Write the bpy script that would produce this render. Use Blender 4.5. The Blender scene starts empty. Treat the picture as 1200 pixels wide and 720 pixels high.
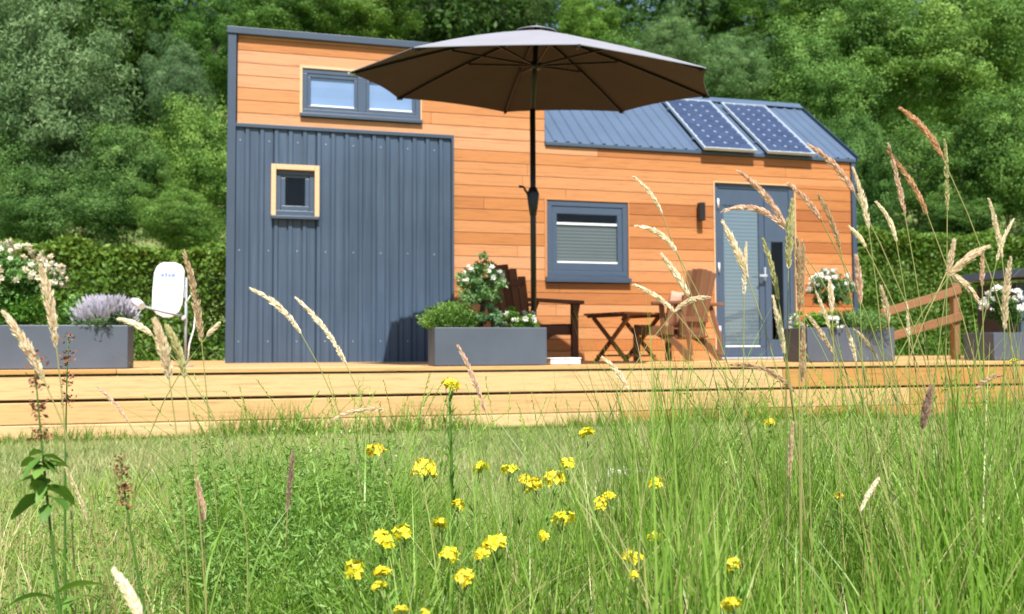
import bpy, math, random
import numpy as np
from mathutils import Vector, Matrix

random.seed(7)
rng = np.random.default_rng(7)
R = math.radians
scene = bpy.context.scene
COL = scene.collection

# ------------------------------------------------------------------ camera numbers
F, ROLL, YAW = 1100.0, 0.0043, R(15.5)
CAMZ, DECKZ = 0.61, 0.485
PITCH = math.atan(50.0 / F)
FW = np.array([0, math.cos(PITCH), math.sin(PITCH)])
_r0 = np.array([1.0, 0, 0]); _u0 = np.cross(_r0, FW)
RT = _r0 * math.cos(ROLL) - _u0 * math.sin(ROLL)
UP = _u0 * math.cos(ROLL) + _r0 * math.sin(ROLL)
CAM = np.array([0, 0, CAMZ])
HE = np.array([math.cos(YAW), math.sin(YAW), 0.0])       # along the house front
HN = np.array([-math.sin(YAW), math.cos(YAW), 0.0])      # into the house
HO = np.array([-2.865, 9.50, DECKZ])                     # front left corner at deck level

def at(px, py, dist):
    d = FW + RT * (px - 600) / F + UP * (360 - py) / F
    return CAM + d * (dist / d[1])

def house_pt(x, y, z=0.0):
    return HO + HE * x + HN * y + np.array([0, 0, z])

# ------------------------------------------------------------------ object helpers
def tag(o, label=None, cat=None, group=None, kind=None):
    if label: o['label'] = label
    if cat: o['category'] = cat
    if group: o['group'] = group
    if kind: o['kind'] = kind
    return o

def empty(name, loc, rz=0.0, label=None, cat=None, group=None):
    o = bpy.data.objects.new(name, None)
    COL.objects.link(o)
    o.location = Vector(loc); o.rotation_euler = (0, 0, rz)
    o.empty_display_size = 0.1
    return tag(o, label, cat, group)

def link_mesh(name, me, mat, parent=None):
    o = bpy.data.objects.new(name, me)
    COL.objects.link(o)
    mats = mat if isinstance(mat, (list, tuple)) else [mat]
    if not me.materials:
        for m in mats: me.materials.append(m)
    if parent is not None: o.parent = parent
    return o

class MB:
    """collects shapes into one mesh"""
    def __init__(self): self.v, self.f, self.t, self.m, self.s = [], [], [], [], []
    def add(self, vs, fs, tone=0.5, mi=0, smooth=False):
        b = len(self.v); self.v += [tuple(p) for p in vs]
        for q in fs:
            self.f.append([b + i for i in q]); self.t.append(tone); self.m.append(mi); self.s.append(smooth)
        return self
    def box(self, x0, x1, y0, y1, z0, z1, tone=0.5, mi=0):
        vs = [(x0,y0,z0),(x1,y0,z0),(x1,y1,z0),(x0,y1,z0),(x0,y0,z1),(x1,y0,z1),(x1,y1,z1),(x0,y1,z1)]
        return self.add(vs, [(0,3,2,1),(4,5,6,7),(0,1,5,4),(1,2,6,5),(2,3,7,6),(3,0,4,7)], tone, mi)
    def bar(self, a, b, w, h, up=(0,0,1), tone=0.5, w2=None):
        """rectangular bar from a to b: w across, h along 'up'"""
        a, b, up = Vector(a), Vector(b), Vector(up)
        d = (b - a).normalized(); s = d.cross(up).normalized(); u = s.cross(d).normalized()
        w2 = w if w2 is None else w2
        vs = [a - s*w/2 - u*h/2, a + s*w/2 - u*h/2, a + s*w/2 + u*h/2, a - s*w/2 + u*h/2,
              b - s*w2/2 - u*h/2, b + s*w2/2 - u*h/2, b + s*w2/2 + u*h/2, b - s*w2/2 + u*h/2]
        return self.add(vs, [(0,3,2,1),(4,5,6,7),(0,1,5,4),(1,2,6,5),(2,3,7,6),(3,0,4,7)], tone)
    def tube(self, pts, radii, seg=8, tone=0.5, caps=True, smooth=True):
        pts = [Vector(p) for p in pts]
        if not hasattr(radii, '__len__'): radii = [radii] * len(pts)
        rings = []; b = len(self.v)
        ref = Vector((0, 0, 1))
        t0 = (pts[-1] - pts[0]).normalized()
        if abs(t0.z) > 0.9: ref = Vector((1, 0, 0))
        for i, p in enumerate(pts):
            t = (pts[min(i+1, len(pts)-1)] - pts[max(i-1, 0)]).normalized()
            s = t.cross(ref).normalized(); u = s.cross(t).normalized()
            for k in range(seg):
                a = 2 * math.pi * k / seg
                self.v.append(tuple(p + (s * math.cos(a) + u * math.sin(a)) * radii[i]))
        for i in range(len(pts) - 1):
            for k in range(seg):
                k2 = (k + 1) % seg
                self.f.append([b + i*seg + k, b + i*seg + k2, b + (i+1)*seg + k2, b + (i+1)*seg + k])
                self.t.append(tone); self.m.append(0); self.s.append(smooth)
        if caps:
            self.f.append([b + k for k in range(seg)][::-1]); self.f.append([b + (len(pts)-1)*seg + k for k in range(seg)])
            self.t += [tone, tone]; self.m += [0, 0]; self.s += [False, False]
        return self
    def prism(self, outline, axis, lo, hi, tone=0.5):
        """outline in 2D extruded along axis 0,1,2"""
        n = len(outline)
        def P(q, h):
            if axis == 0: return (h, q[0], q[1])
            if axis == 1: return (q[0], h, q[1])
            return (q[0], q[1], h)
        vs = [P(q, lo) for q in outline] + [P(q, hi) for q in outline]
        fs = [list(range(n))[::-1], [n + i for i in range(n)]] + [(i, (i+1) % n, n + (i+1) % n, n + i) for i in range(n)]
        return self.add(vs, fs, tone)
    def build(self, name, mat, parent=None, bevel=0.0, M=None, recalc=True):
        me = bpy.data.meshes.new(name)
        vs = self.v if M is None else [tuple(M @ Vector(p)) for p in self.v]
        me.from_pydata(vs, [], self.f)
        at_ = me.attributes.new('tone', 'FLOAT', 'FACE'); at_.data.foreach_set('value', np.array(self.t, dtype=np.float32))
        me.polygons.foreach_set('material_index', np.array(self.m, dtype=np.int32))
        me.polygons.foreach_set('use_smooth', np.array(self.s, dtype=bool))
        me.update()
        import bmesh
        if recalc: bm = bmesh.new(); bm.from_mesh(me); bmesh.ops.recalc_face_normals(bm, faces=bm.faces[:]); bm.to_mesh(me); bm.free()
        o = link_mesh(name, me, mat, parent)
        if bevel > 0:
            md = o.modifiers.new('edge', 'BEVEL'); md.width = bevel; md.segments = 2; md.limit_method = 'ANGLE'
        return o

def np_mesh(name, verts, quads, tones, smooth=False):
    """verts (N,3), quads (M,4), tones (M)"""
    me = bpy.data.meshes.new(name)
    verts = np.ascontiguousarray(verts, dtype=np.float32); quads = np.ascontiguousarray(quads, dtype=np.int32)
    me.vertices.add(len(verts)); me.vertices.foreach_set('co', verts.ravel())
    me.loops.add(quads.size); me.loops.foreach_set('vertex_index', quads.ravel())
    me.polygons.add(len(quads)); me.polygons.foreach_set('loop_start', np.arange(0, quads.size, 4, dtype=np.int32))
    a = me.attributes.new('tone', 'FLOAT', 'FACE'); a.data.foreach_set('value', np.asarray(tones, dtype=np.float32))
    if smooth: me.polygons.foreach_set('use_smooth', np.ones(len(quads), dtype=bool))
    me.update(calc_edges=True)
    return me

def unit(a): return a / np.maximum(np.linalg.norm(a, axis=-1, keepdims=True), 1e-9)

def leaf_arrays(P, A, S, Lh, Wh):
    """rhombic leaves: centre P, long axis A, cross axis S, half sizes"""
    n = len(P)
    v = np.empty((n, 4, 3))
    v[:, 0] = P - A * Lh[:, None]; v[:, 1] = P + S * Wh[:, None] - A * (Lh * .15)[:, None]
    v[:, 2] = P + A * Lh[:, None]; v[:, 3] = P - S * Wh[:, None] - A * (Lh * .15)[:, None]
    q = np.arange(n * 4).reshape(n, 4)
    return v.reshape(-1, 3), q

def rand_dirs(n, g=None):
    g = g or rng
    return unit(g.normal(size=(n, 3)))

def leaves_at(P, L, ratio, g, bias=None, jitter=.35):
    n = len(P)
    A = rand_dirs(n, g)
    if bias is not None: A = unit(A + np.asarray(bias))
    S = unit(np.cross(A, rand_dirs(n, g)))
    Lh = L * .5 * (1 + jitter * (g.random(n) * 2 - 1))
    return leaf_arrays(P, A, S, Lh, Lh * ratio)

class Acc:
    def __init__(self): self.v, self.q, self.t, self.n = [], [], [], 0
    def add(self, v, q, t):
        self.v.append(v); self.q.append(q + self.n); self.n += len(v)
        self.t.append(np.broadcast_to(np.asarray(t, dtype=float), (len(q),)))
    def mesh(self, name): return np_mesh(name, np.concatenate(self.v), np.concatenate(self.q), np.concatenate(self.t))

# ------------------------------------------------------------------ materials
def new_mat(name):
    m = bpy.data.materials.new(name); m.use_nodes = True
    nt = m.node_tree; b = nt.nodes['Principled BSDF']
    return m, nt, b

def N(nt, t, **kw):
    n = nt.nodes.new(t)
    for k, v in kw.items():
        if k in n.inputs.keys() if hasattr(n.inputs, 'keys') else False: n.inputs[k].default_value = v
        else: setattr(n, k, v)
    return n

def ramp(nt, cols, poss=None):
    r = nt.nodes.new('ShaderNodeValToRGB'); el = r.color_ramp.elements
    n = len(cols); poss = poss or [i / (n - 1) for i in range(n)]
    while len(el) < n: el.new(0.5)
    for e, c, p in zip(el, cols, poss): e.position = p; e.color = (*c, 1)
    return r

def noise(nt, scale, detail=4, stretch=None, rough=.55):
    tc = nt.nodes.new('ShaderNodeTexCoord'); n = nt.nodes.new('ShaderNodeTexNoise')
    n.inputs['Scale'].default_value = scale; n.inputs['Detail'].default_value = detail; n.inputs['Roughness'].default_value = rough
    if stretch:
        mp = nt.nodes.new('ShaderNodeMapping'); mp.inputs['Scale'].default_value = stretch
        nt.links.new(tc.outputs['Object'], mp.inputs['Vector']); nt.links.new(mp.outputs['Vector'], n.inputs['Vector'])
    else: nt.links.new(tc.outputs['Object'], n.inputs['Vector'])
    return n

def bump(nt, b, fac, strength, dist=.01):
    bp = nt.nodes.new('ShaderNodeBump'); bp.inputs['Strength'].default_value = strength; bp.inputs['Distance'].default_value = dist
    nt.links.new(fac, bp.inputs['Height']); nt.links.new(bp.outputs['Normal'], b.inputs['Normal'])

def paint(name, c, var=.12, scale=6, rough=.45, metal=0.0, bmp=0.0, spec=.5, fine=60):
    m, nt, b = new_mat(name)
    n = noise(nt, scale); 
    r = ramp(nt, [tuple(x * (1 - var) for x in c), tuple(min(1, x * (1 + var)) for x in c)], [.3, .7])
    nt.links.new(n.outputs['Fac'], r.inputs['Fac']); nt.links.new(r.outputs['Color'], b.inputs['Base Color'])
    b.inputs['Roughness'].default_value = rough; b.inputs['Metallic'].default_value = metal
    b.inputs['Specular IOR Level'].default_value = spec
    if bmp: bump(nt, b, noise(nt, fine, 3).outputs['Fac'], bmp, .004)
    return m

def wood(name, cols, grain=(1.2, 22, 22), rough=.6, spec=.3, gv=.35, axis_scale=3.0):
    """tone attribute picks the board's colour, stretched noise draws grain, sparse knots"""
    m, nt, b = new_mat(name)
    a = nt.nodes.new('ShaderNodeAttribute'); a.attribute_name = 'tone'
    r = ramp(nt, cols); nt.links.new(a.outputs['Fac'], r.inputs['Fac'])
    g = noise(nt, axis_scale, 6, grain, .65)
    gr = ramp(nt, [(1 - gv,) * 3, (1.0,) * 3, (1 - gv * .4,) * 3], [.3, .52, .75]); nt.links.new(g.outputs['Fac'], gr.inputs['Fac'])
    mx = nt.nodes.new('ShaderNodeMix'); mx.data_type = 'RGBA'; mx.blend_type = 'MULTIPLY'; mx.inputs['Factor'].default_value = 1
    nt.links.new(r.outputs['Color'], mx.inputs['A']); nt.links.new(gr.outputs['Color'], mx.inputs['B'])
    k = nt.nodes.new('ShaderNodeTexVoronoi'); k.inputs['Scale'].default_value = 1.6
    tc = nt.nodes.new('ShaderNodeTexCoord'); mp = nt.nodes.new('ShaderNodeMapping'); mp.inputs['Scale'].default_value = (.8, 2.2, 2.2)
    nt.links.new(tc.outputs['Object'], mp.inputs['Vector']); nt.links.new(mp.outputs['Vector'], k.inputs['Vector'])
    kr = ramp(nt, [(.45, .32, .22), (1, 1, 1)], [.0, .045]); nt.links.new(k.outputs['Distance'], kr.inputs['Fac'])
    mx2 = nt.nodes.new('ShaderNodeMix'); mx2.data_type = 'RGBA'; mx2.blend_type = 'MULTIPLY'; mx2.inputs['Factor'].default_value = .6
    nt.links.new(mx.outputs['Result'], mx2.inputs['A']); nt.links.new(kr.outputs['Color'], mx2.inputs['B'])
    nt.links.new(mx2.outputs['Result'], b.inputs['Base Color'])
    b.inputs['Roughness'].default_value = rough; b.inputs['Specular IOR Level'].default_value = spec
    bump(nt, b, g.outputs['Fac'], .25, .004)
    return m

def streaked(name, c):
    m, nt, b = new_mat(name)
    n = noise(nt, 3, 5, (9, 9, .35)); n2 = noise(nt, 1.1, 3)
    r = ramp(nt, [tuple(x * .84 for x in c), c, tuple(x * 1.18 + .006 for x in c)], [.3, .5, .75]); nt.links.new(n.outputs['Fac'], r.inputs['Fac'])
    r2 = ramp(nt, [(.88,) * 3, (1.08,) * 3], [.35, .65]); nt.links.new(n2.outputs['Fac'], r2.inputs['Fac'])
    mx = nt.nodes.new('ShaderNodeMix'); mx.data_type = 'RGBA'; mx.blend_type = 'MULTIPLY'; mx.inputs['Factor'].default_value = 1
    nt.links.new(r.outputs['Color'], mx.inputs['A']); nt.links.new(r2.outputs['Color'], mx.inputs['B']); nt.links.new(mx.outputs['Result'], b.inputs['Base Color'])
    rr = nt.nodes.new('ShaderNodeMapRange'); rr.inputs['To Min'].default_value = .34; rr.inputs['To Max'].default_value = .55; nt.links.new(n.outputs['Fac'], rr.inputs['Value']); nt.links.new(rr.outputs['Result'], b.inputs['Roughness'])
    bump(nt, b, n2.outputs['Fac'], .12, .02)
    return m

def foliage(name, cols, poss=None, trans=.26, rough=.5, spec=.25, objcol=True):
    """leaf colour from the tone attribute, tinted per plant; leaves let some light through"""
    m, nt, b = new_mat(name)
    a = nt.nodes.new('ShaderNodeAttribute'); a.attribute_name = 'tone'
    r = ramp(nt, cols, poss); nt.links.new(a.outputs['Fac'], r.inputs['Fac'])
    col = r.outputs['Color']
    if objcol:
        oi = nt.nodes.new('ShaderNodeObjectInfo')
        mx = nt.nodes.new('ShaderNodeMix'); mx.data_type = 'RGBA'; mx.blend_type = 'MULTIPLY'; mx.inputs['Factor'].default_value = 1
        nt.links.new(col, mx.inputs['A']); nt.links.new(oi.outputs['Color'], mx.inputs['B']); col = mx.outputs['Result']
    nt.links.new(col, b.inputs['Base Color'])
    b.inputs['Roughness'].default_value = rough; b.inputs['Specular IOR Level'].default_value = spec
    if trans > 0:
        t = nt.nodes.new('ShaderNodeBsdfTranslucent')
        hs = nt.nodes.new('ShaderNodeHueSaturation'); hs.inputs['Hue'].default_value = .485; hs.inputs['Saturation'].default_value = 1.1; hs.inputs['Value'].default_value = 1.25
        nt.links.new(col, hs.inputs['Color']); nt.links.new(hs.outputs['Color'], t.inputs['Color'])
        ms = nt.nodes.new('ShaderNodeMixShader'); ms.inputs['Fac'].default_value = trans
        out = nt.nodes['Material Output']
        nt.links.new(b.outputs['BSDF'], ms.inputs[1]); nt.links.new(t.outputs['BSDF'], ms.inputs[2]); nt.links.new(ms.outputs['Shader'], out.inputs['Surface'])
    return m

M = {}
M['siding'] = wood('larch_siding', [(.34, .118, .036), (.47, .19, .060), (.56, .262, .112), (.59, .30, .165)], gv=.30)
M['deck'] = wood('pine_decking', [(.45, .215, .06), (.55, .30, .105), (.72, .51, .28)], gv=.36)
M['metal'] = paint('slate_blue_metal', (.050, .078, .122), .07, 2.5, .42, .0, .0, .5)
M['clad'] = streaked('slate_blue_cladding', (.044, .073, .119))
M['trim'] = paint('slate_blue_trim', (.044, .067, .105), .08, 4, .4)
M['window_frame'] = paint('window_frame_paint', (.056, .084, .132), .06, 5, .38)
M['roof'] = paint('slate_blue_roof', (.085, .125, .195), .08, 2, .38, .0)
M['pale_wood'] = wood('pale_timber', [(.58, .37, .20), (.72, .50, .31)], gv=.15)
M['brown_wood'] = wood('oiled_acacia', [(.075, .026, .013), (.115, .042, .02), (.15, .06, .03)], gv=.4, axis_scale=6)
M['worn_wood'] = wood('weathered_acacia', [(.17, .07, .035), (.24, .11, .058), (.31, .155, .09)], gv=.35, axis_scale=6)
M['table_wood'] = wood('oiled_teak', [(.21, .075, .03), (.27, .105, .042), (.33, .14, .06)], gv=.4, axis_scale=6)
M['rail_wood'] = wood('red_brown_rail', [(.25, .115, .055), (.32, .16, .08)], gv=.3)
M['planter'] = paint('grey_planter', (.080, .092, .122), .12, 3, .5, bmp=.08)
M['soil'] = paint('potting_soil', (.03, .02, .013), .4, 30, .95, bmp=.6)
M['white_plastic'] = paint('white_plastic', (.85, .86, .88), .03, 8, .35)
M['grey_plastic'] = paint('grey_plastic', (.35, .37, .40), .08, 8, .45)
M['black_metal'] = paint('black_metal', (.012, .010, .010), .2, 10, .4)
M['charcoal'] = paint('charcoal_cabinet', (.03, .033, .04), .15, 6, .5)
M['alu'] = paint('aluminium_frame', (.50, .56, .62), .05, 10, .3, .3)
M['canvas_sunlit'] = paint('parasol_canvas_painted_sunlit', (.25, .25, .285), .06, 3, .85, bmp=.1, fine=200)  # sun and sky brightness painted into the upper colour of the fabric
M['canvas_shaded'] = paint('parasol_canvas_painted_shade', (.056, .037, .029), .08, 3, .9, bmp=.1, fine=200)  # same fabric, shade and brown bounce from the wood painted into its colour
M['mark'] = paint('faded_blue_print', (.25, .30, .55), .15, 40, .5)
M['cushion'] = paint('salmon_cushion', (.72, .38, .28), .1, 12, .9, bmp=.15)
M['interior'] = paint('dark_interior', (.012, .012, .013), .1, 3, .9)
M['back_wall'] = paint('rear_wall_cladding', (.07, .10, .15), .1, 3, .5)

def glass_mat(ior):
    m, nt, b = new_mat('window_glass')
    out = nt.nodes['Material Output']
    g = nt.nodes.new('ShaderNodeBsdfGlossy'); g.inputs['Roughness'].default_value = .015; g.inputs['Color'].default_value = (.9, .95, 1, 1)
    t = nt.nodes.new('ShaderNodeBsdfTransparent'); t.inputs['Color'].default_value = (.93, .95, .96, 1)
    n = noise(nt, .7, 1); bp = nt.nodes.new('ShaderNodeBump'); bp.inputs['Strength'].default_value = .03; bp.inputs['Distance'].default_value = .02
    nt.links.new(n.outputs['Fac'], bp.inputs['Height']); nt.links.new(bp.outputs['Normal'], g.inputs['Normal'])
    lw = nt.nodes.new('ShaderNodeLayerWeight'); lw.inputs['Blend'].default_value = .5
    pw = nt.nodes.new('ShaderNodeMath'); pw.operation = 'POWER'; pw.inputs[1].default_value = 5; nt.links.new(lw.outputs['Facing'], pw.inputs[0])
    fr = nt.nodes.new('ShaderNodeMath'); fr.operation = 'MULTIPLY_ADD'; f0 = ((ior - 1) / (ior + 1)) ** 2; fr.inputs[1].default_value = 1 - f0; fr.inputs[2].default_value = f0
    nt.links.new(pw.outputs['Value'], fr.inputs[0])
    ms = nt.nodes.new('ShaderNodeMixShader')
    nt.links.new(fr.outputs['Value'], ms.inputs['Fac']); nt.links.new(t.outputs['BSDF'], ms.inputs[1]); nt.links.new(g.outputs['BSDF'], ms.inputs[2])
    nt.links.new(ms.outputs['Shader'], out.inputs['Surface'])
    return m
M['glass'] = glass_mat(2.1); M['glass_dull'] = glass_mat(1.40)
M['blind_pale'] = paint('pale_pleated_blind', (.125, .185, .225), .05, 2, .8)
M['blind_sky_reflection'] = paint('sky_reflection_blind', (.21, .33, .56), .12, 1.6, .8)  # sky reflection of the loft panes painted in as blue
M['blind_green'] = paint('grey_green_blind', (.10, .125, .13), .06, 2, .8)

def cell_mat():
    m, nt, b = new_mat('solar_cell')
    n = noise(nt, 5); r = ramp(nt, [(.034, .052, .105), (.048, .070, .138)], [.35, .65])
    nt.links.new(n.outputs['Fac'], r.inputs['Fac']); nt.links.new(r.outputs['Color'], b.inputs['Base Color'])
    b.inputs['Roughness'].default_value = .25; b.inputs['Coat Weight'].default_value = .5; b.inputs['Coat Roughness'].default_value = .08
    return m
M['cell'] = cell_mat()
M['backsheet'] = paint('panel_backsheet', (.38, .44, .56), .03, 5, .3)

M['leaf'] = foliage('tree_leaf', spec=.12, cols=[(.026, .068, .014), (.085, .172, .040), (.215, .335, .100)])
M['leaf_grey'] = foliage('willow_leaf', spec=.14, cols=[(.055, .115, .038), (.12, .21, .078), (.23, .335, .15)])
M['hedge'] = foliage('hedge_leaf', [(.045, .11, .018), (.11, .22, .032), (.20, .30, .045), (.30, .30, .07)], [0, .45, .85, 1])
M['bark'] = paint('bark', (.055, .045, .035), .35, 9, .95, bmp=.7, fine=25)
M['pale_bark'] = paint('pale_bark', (.11, .10, .085), .3, 9, .95, bmp=.6, fine=25)
M['grass'] = foliage('grass_blade', [(.11, .23, .030), (.215, .385, .055), (.35, .53, .11), (.50, .48, .20), (.66, .56, .32)], [0, .4, .72, .86, 1], trans=.45, rough=.4, spec=.5, objcol=False)
M['lawn'] = foliage('lawn_blade', [(.18, .255, .07), (.28, .335, .12), (.43, .41, .19)], trans=.2, objcol=False)
M['weed'] = foliage('weed_leaf', [(.075, .175, .03), (.165, .31, .055), (.27, .42, .12)], trans=.3, objcol=False)
M['stem'] = foliage('green_stem', [(.12, .20, .04), (.20, .25, .07), (.36, .30, .13)], trans=0, objcol=False)
M['seed'] = foliage('seed_head', [(.70, .58, .42), (.84, .75, .60), (.94, .89, .79)], trans=.3, rough=.7, spec=.15)
M['yellow'] = foliage('yellow_petal', [(.62, .50, .012), (.84, .76, .03), (.92, .88, .10)], trans=.25)
M['white_petal'] = foliage('white_petal', [(.62, .60, .52), (.82, .81, .76), (.9, .9, .88)], trans=.2, objcol=False)
M['rose_petal'] = foliage('cream_pink_petal', [(.66, .46, .32), (.80, .72, .55), (.90, .88, .82)], trans=.2, objcol=False)
M['lavender'] = foliage('lavender_flower', [(.42, .39, .47), (.56, .53, .62), (.70, .67, .74)], trans=.2, objcol=False)
M['dock_seed'] = foliage('dock_seed', [(.18, .07, .035), (.30, .14, .08)], trans=.1, objcol=False)

def ground_mat():
    m, nt, b = new_mat('grassy_ground')
    n1 = noise(nt, .9, 6); n2 = noise(nt, 28, 5)
    r1 = ramp(nt, [(.13, .19, .045), (.20, .26, .07), (.30, .30, .11)], [.3, .52, .72]); nt.links.new(n1.outputs['Fac'], r1.inputs['Fac'])
    r2 = ramp(nt, [(.55,) * 3, (1.1,) * 3], [.3, .7]); nt.links.new(n2.outputs['Fac'], r2.inputs['Fac'])
    mx = nt.nodes.new('ShaderNodeMix'); mx.data_type = 'RGBA'; mx.blend_type = 'MULTIPLY'; mx.inputs['Factor'].default_value = 1
    nt.links.new(r1.outputs['Color'], mx.inputs['A']); nt.links.new(r2.outputs['Color'], mx.inputs['B']); nt.links.new(mx.outputs['Result'], b.inputs['Base Color'])
    b.inputs['Roughness'].default_value = .95; bump(nt, b, n2.outputs['Fac'], .8, .03)
    return m
M['ground'] = ground_mat()

# ------------------------------------------------------------------ ground, one sheet rising into a wooded hill
def hill_z(x, y):
    c = y * math.cos(YAW) - x * math.sin(YAW)
    t = np.maximum(0, c - 15.2)
    return .36 * t * t / (t + 3.0)

def make_ground():
    ys = np.concatenate([np.linspace(-60, -4, 8), np.linspace(-3, 15, 19), np.linspace(16, 50, 35), np.linspace(55, 200, 12)])
    xs = np.concatenate([np.linspace(-160, -32, 8), np.linspace(-30, 30, 41), np.linspace(32, 160, 8)])
    X, Y = np.meshgrid(xs, ys); Z = hill_z(X, Y)
    v = np.stack([X, Y, Z], -1).reshape(-1, 3); nx = len(xs)
    q = [(i * nx + j, i * nx + j + 1, (i + 1) * nx + j + 1, (i + 1) * nx + j) for i in range(len(ys) - 1) for j in range(nx - 1)]
    tag(link_mesh('ground', np_mesh('ground', v, np.array(q), np.zeros(len(q)), True), M['ground']), kind='structure')
make_ground()

# ------------------------------------------------------------------ deck
def make_deck():
    root = empty('deck', HO, YAW); root['kind'] = 'structure'
    x0, x1, y0, y1 = -8.0, 13.0, -2.92, 2.9
    b = MB(); y = y0; g = random.Random(3); i = 0
    while y < y1 - .05:
        w = .138; x = x0 - g.random() * 2
        while x < x1:
            L = 3.9
            xe = min(x1, x + L)
            if xe > x0: b.box(max(x0, x), xe - .003, y + (0 if i else 0), y + w, -.030, 0, g.random())
            x += L
        y += w + .006; i += 1
    b.build('decking', M['deck'], root, .003)
    f = MB()
    for zt, zb, yo in ((-.043, -.203, .014), (-.222, -.370, .016), (-.374, -.476, .017)):
        x = x0 - g.random() * 5
        while x < x1:
            xe = min(x1, x + 7.2)
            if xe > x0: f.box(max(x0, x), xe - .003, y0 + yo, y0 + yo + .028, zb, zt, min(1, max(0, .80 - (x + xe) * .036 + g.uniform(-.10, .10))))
            x += 7.2
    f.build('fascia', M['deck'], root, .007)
    j = MB(); j.box(x0, x1, y0 + .075, y0 + .12, -.48, -.034, .1)
    for k in range(14): j.box(x0 + k * 1.55, x0 + k * 1.55 + .09, y0 + .13, y0 + .22, -.485, -.034, .1)
    j.build('joist', M['worn_wood'], root)
make_deck()

# ------------------------------------------------------------------ the tiny house
HL = 7.34; XS = 3.36; ZT = 3.44; ZE = 2.40; WID = 2.50
def make_house():
    root = empty('tiny_house', HO, YAW, 'timber clad tiny house with slate blue corrugated panel, loft window and solar roof', 'tiny house')
    g = random.Random(11)
    openings = [(.695, 1.965, 2.555, 3.10), (3.365, 4.36, .866, 1.803), (5.43, 6.515, -1, 2.093), (-.1, 2.30, -1, 2.447)]
    # siding boards
    b = MB(); pitch = .1295; gap = .005; z = -.02
    while z < ZT:
        zt = min(z + pitch - gap, ZT - .05)
        tn = g.random(); xb = g.uniform(1.5, 4.0)
        cuts = sorted({z, zt, *([ZE] if z < ZE < zt else []), *[o[2] for o in openings if z < o[2] < zt], *[o[3] for o in openings if z < o[3] < zt]})
        for za, zb in zip(cuts[:-1], cuts[1:]):
            if zb - za < .004: continue
            xmax = HL - .05 if zb <= ZE + 1e-6 else XS
            spans = [(.06, xmax)]
            for o in openings:
                if o[2] < (za + zb) / 2 < o[3]:
                    ns = []
                    for a, c in spans:
                        if o[0] > a: ns.append((a, min(c, o[0])))
                        if o[1] < c: ns.append((max(a, o[1]), c))
                    spans = [s for s in ns if s[1] - s[0] > .005]
            for a, c in spans:
                pieces = [a] + [q for q in (xb, xb + 4.2) if a + .1 < q < c - .1] + [c]
                for k, (p, q) in enumerate(zip(pieces[:-1], pieces[1:])):
                    tone = min(1, max(0, (tn + k * .23) % 1 * .62 + .36 - .060 * (p + q) / 2))
                    b.box(p + .001, q - .001, -.003, .018, za, zb, tone)
        z += pitch
    b.build('siding', M['siding'], root, .003)
    # shell behind the boards with the openings left free
    s = MB()
    ops = openings[:3] + [(.50, .78, 1.58, 1.97)]
    xs = sorted({0.0, XS, HL - .01, *[v for o in ops for v in o[:2]]}); zs = sorted({-.05, ZE, ZT - .03, *[max(-.05, v) for o in ops for v in o[2:]]})
    for xa, xb in zip(xs[:-1], xs[1:]):
        for za, zb in zip(zs[:-1], zs[1:]):
            mx, mz = (xa + xb) / 2, (za + zb) / 2
            if mx > XS and mz > ZE: continue
            if any(o[0] < mx < o[1] and o[2] < mz < o[3] for o in ops): continue
            s.box(xa, xb, .022, .10, za, zb)
    s.box(0, HL - .01, .101, WID, -.05, 0.02)                       # floor
    s.box(.02, .10, .105, WID, .02, ZT - .06); s.box(XS - .08, XS - .004, .105, WID - .1, ZE + .05, ZT - .06)
    s.box(.1, XS - .1, .105, WID, ZT - .10, ZT - .05)
    s.build('inner_shell', M['interior'], root)
    w = MB()
    w.box(-.012, .018, .02, WID, -.05, ZT - .03); w.box(-.01, HL, WID, WID + .03, -.05, ZE)
    w.box(-.01, XS, WID + .001, WID + .028, ZE, ZT - .03)
    gp = [(.0, -.05), (WID, -.05), (WID, ZE), (WID / 2, 3.39), (0, ZE)]
    w.prism(gp, 0, HL - .03, HL)
    w.build('end_wall', M['back_wall'], root)
    # corrugated cladding on the left half of the front
    c = MB(); zc0, zc1 = -.03, 2.415; pts = []; x = .055; P = .1437
    while x < 2.285:
        for dx, yy in ((0, -.013), (.074, -.013), (.076, .001), (.090, .001), (.092, -.024), (.126, -.024), (.140, -.013)):
            if x + dx <= 2.29: pts.append((x + dx, yy))
        x += P
    pts.append((2.29, -.013))
    win = (.43, .86, 1.50, 2.02)
    def strip(pl, za, zb):
        n = len(pl)
        vs = [(p[0], p[1], za) for p in pl] + [(p[0], p[1], zb) for p in pl]
        c.add(vs, [(i, i + 1, n + i + 1, n + i) for i in range(n - 1)])
    left = [p for p in pts if p[0] <= win[0]] + [(win[0], -.013)]; right = [(win[1], -.013)] + [p for p in pts if p[0] >= win[1]]
    mid = [(win[0], -.013)] + [p for p in pts if win[0] < p[0] < win[1]] + [(win[1], -.013)]
    strip(left, zc0, zc1); strip(right, zc0, zc1); strip(mid, zc0, win[2]); strip(mid, win[3], zc1)
    c.build('corrugated_cladding', M['clad'], root)
    sc = MB()
    for kx in range(0, 16, 2):
        for zz in (.22, 1.15, 2.28):
            xx = .055 + kx * .1437 + .037
            if not (.40 < xx < .89 and 1.45 < zz < 2.06): sc.tube([(xx, -.012, zz), (xx, -.019, zz)], .006, 8)
    sc.build('screws', M['alu'], root)['kind'] = 'stuff'
    t = MB()
    t.box(.05, 2.318, -.040, .012, 2.412, 2.452); t.box(2.291, 2.318, -.040, .012, -.03, 2.411)
    t.build('cladding_trim', M['trim'], root, .003)
    t = MB()
    t.box(-.035, .049, -.045, .02, -.05, ZT - .072); t.box(-.034, -.013, .021, WID, ZT - .2, ZT - .073)
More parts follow.
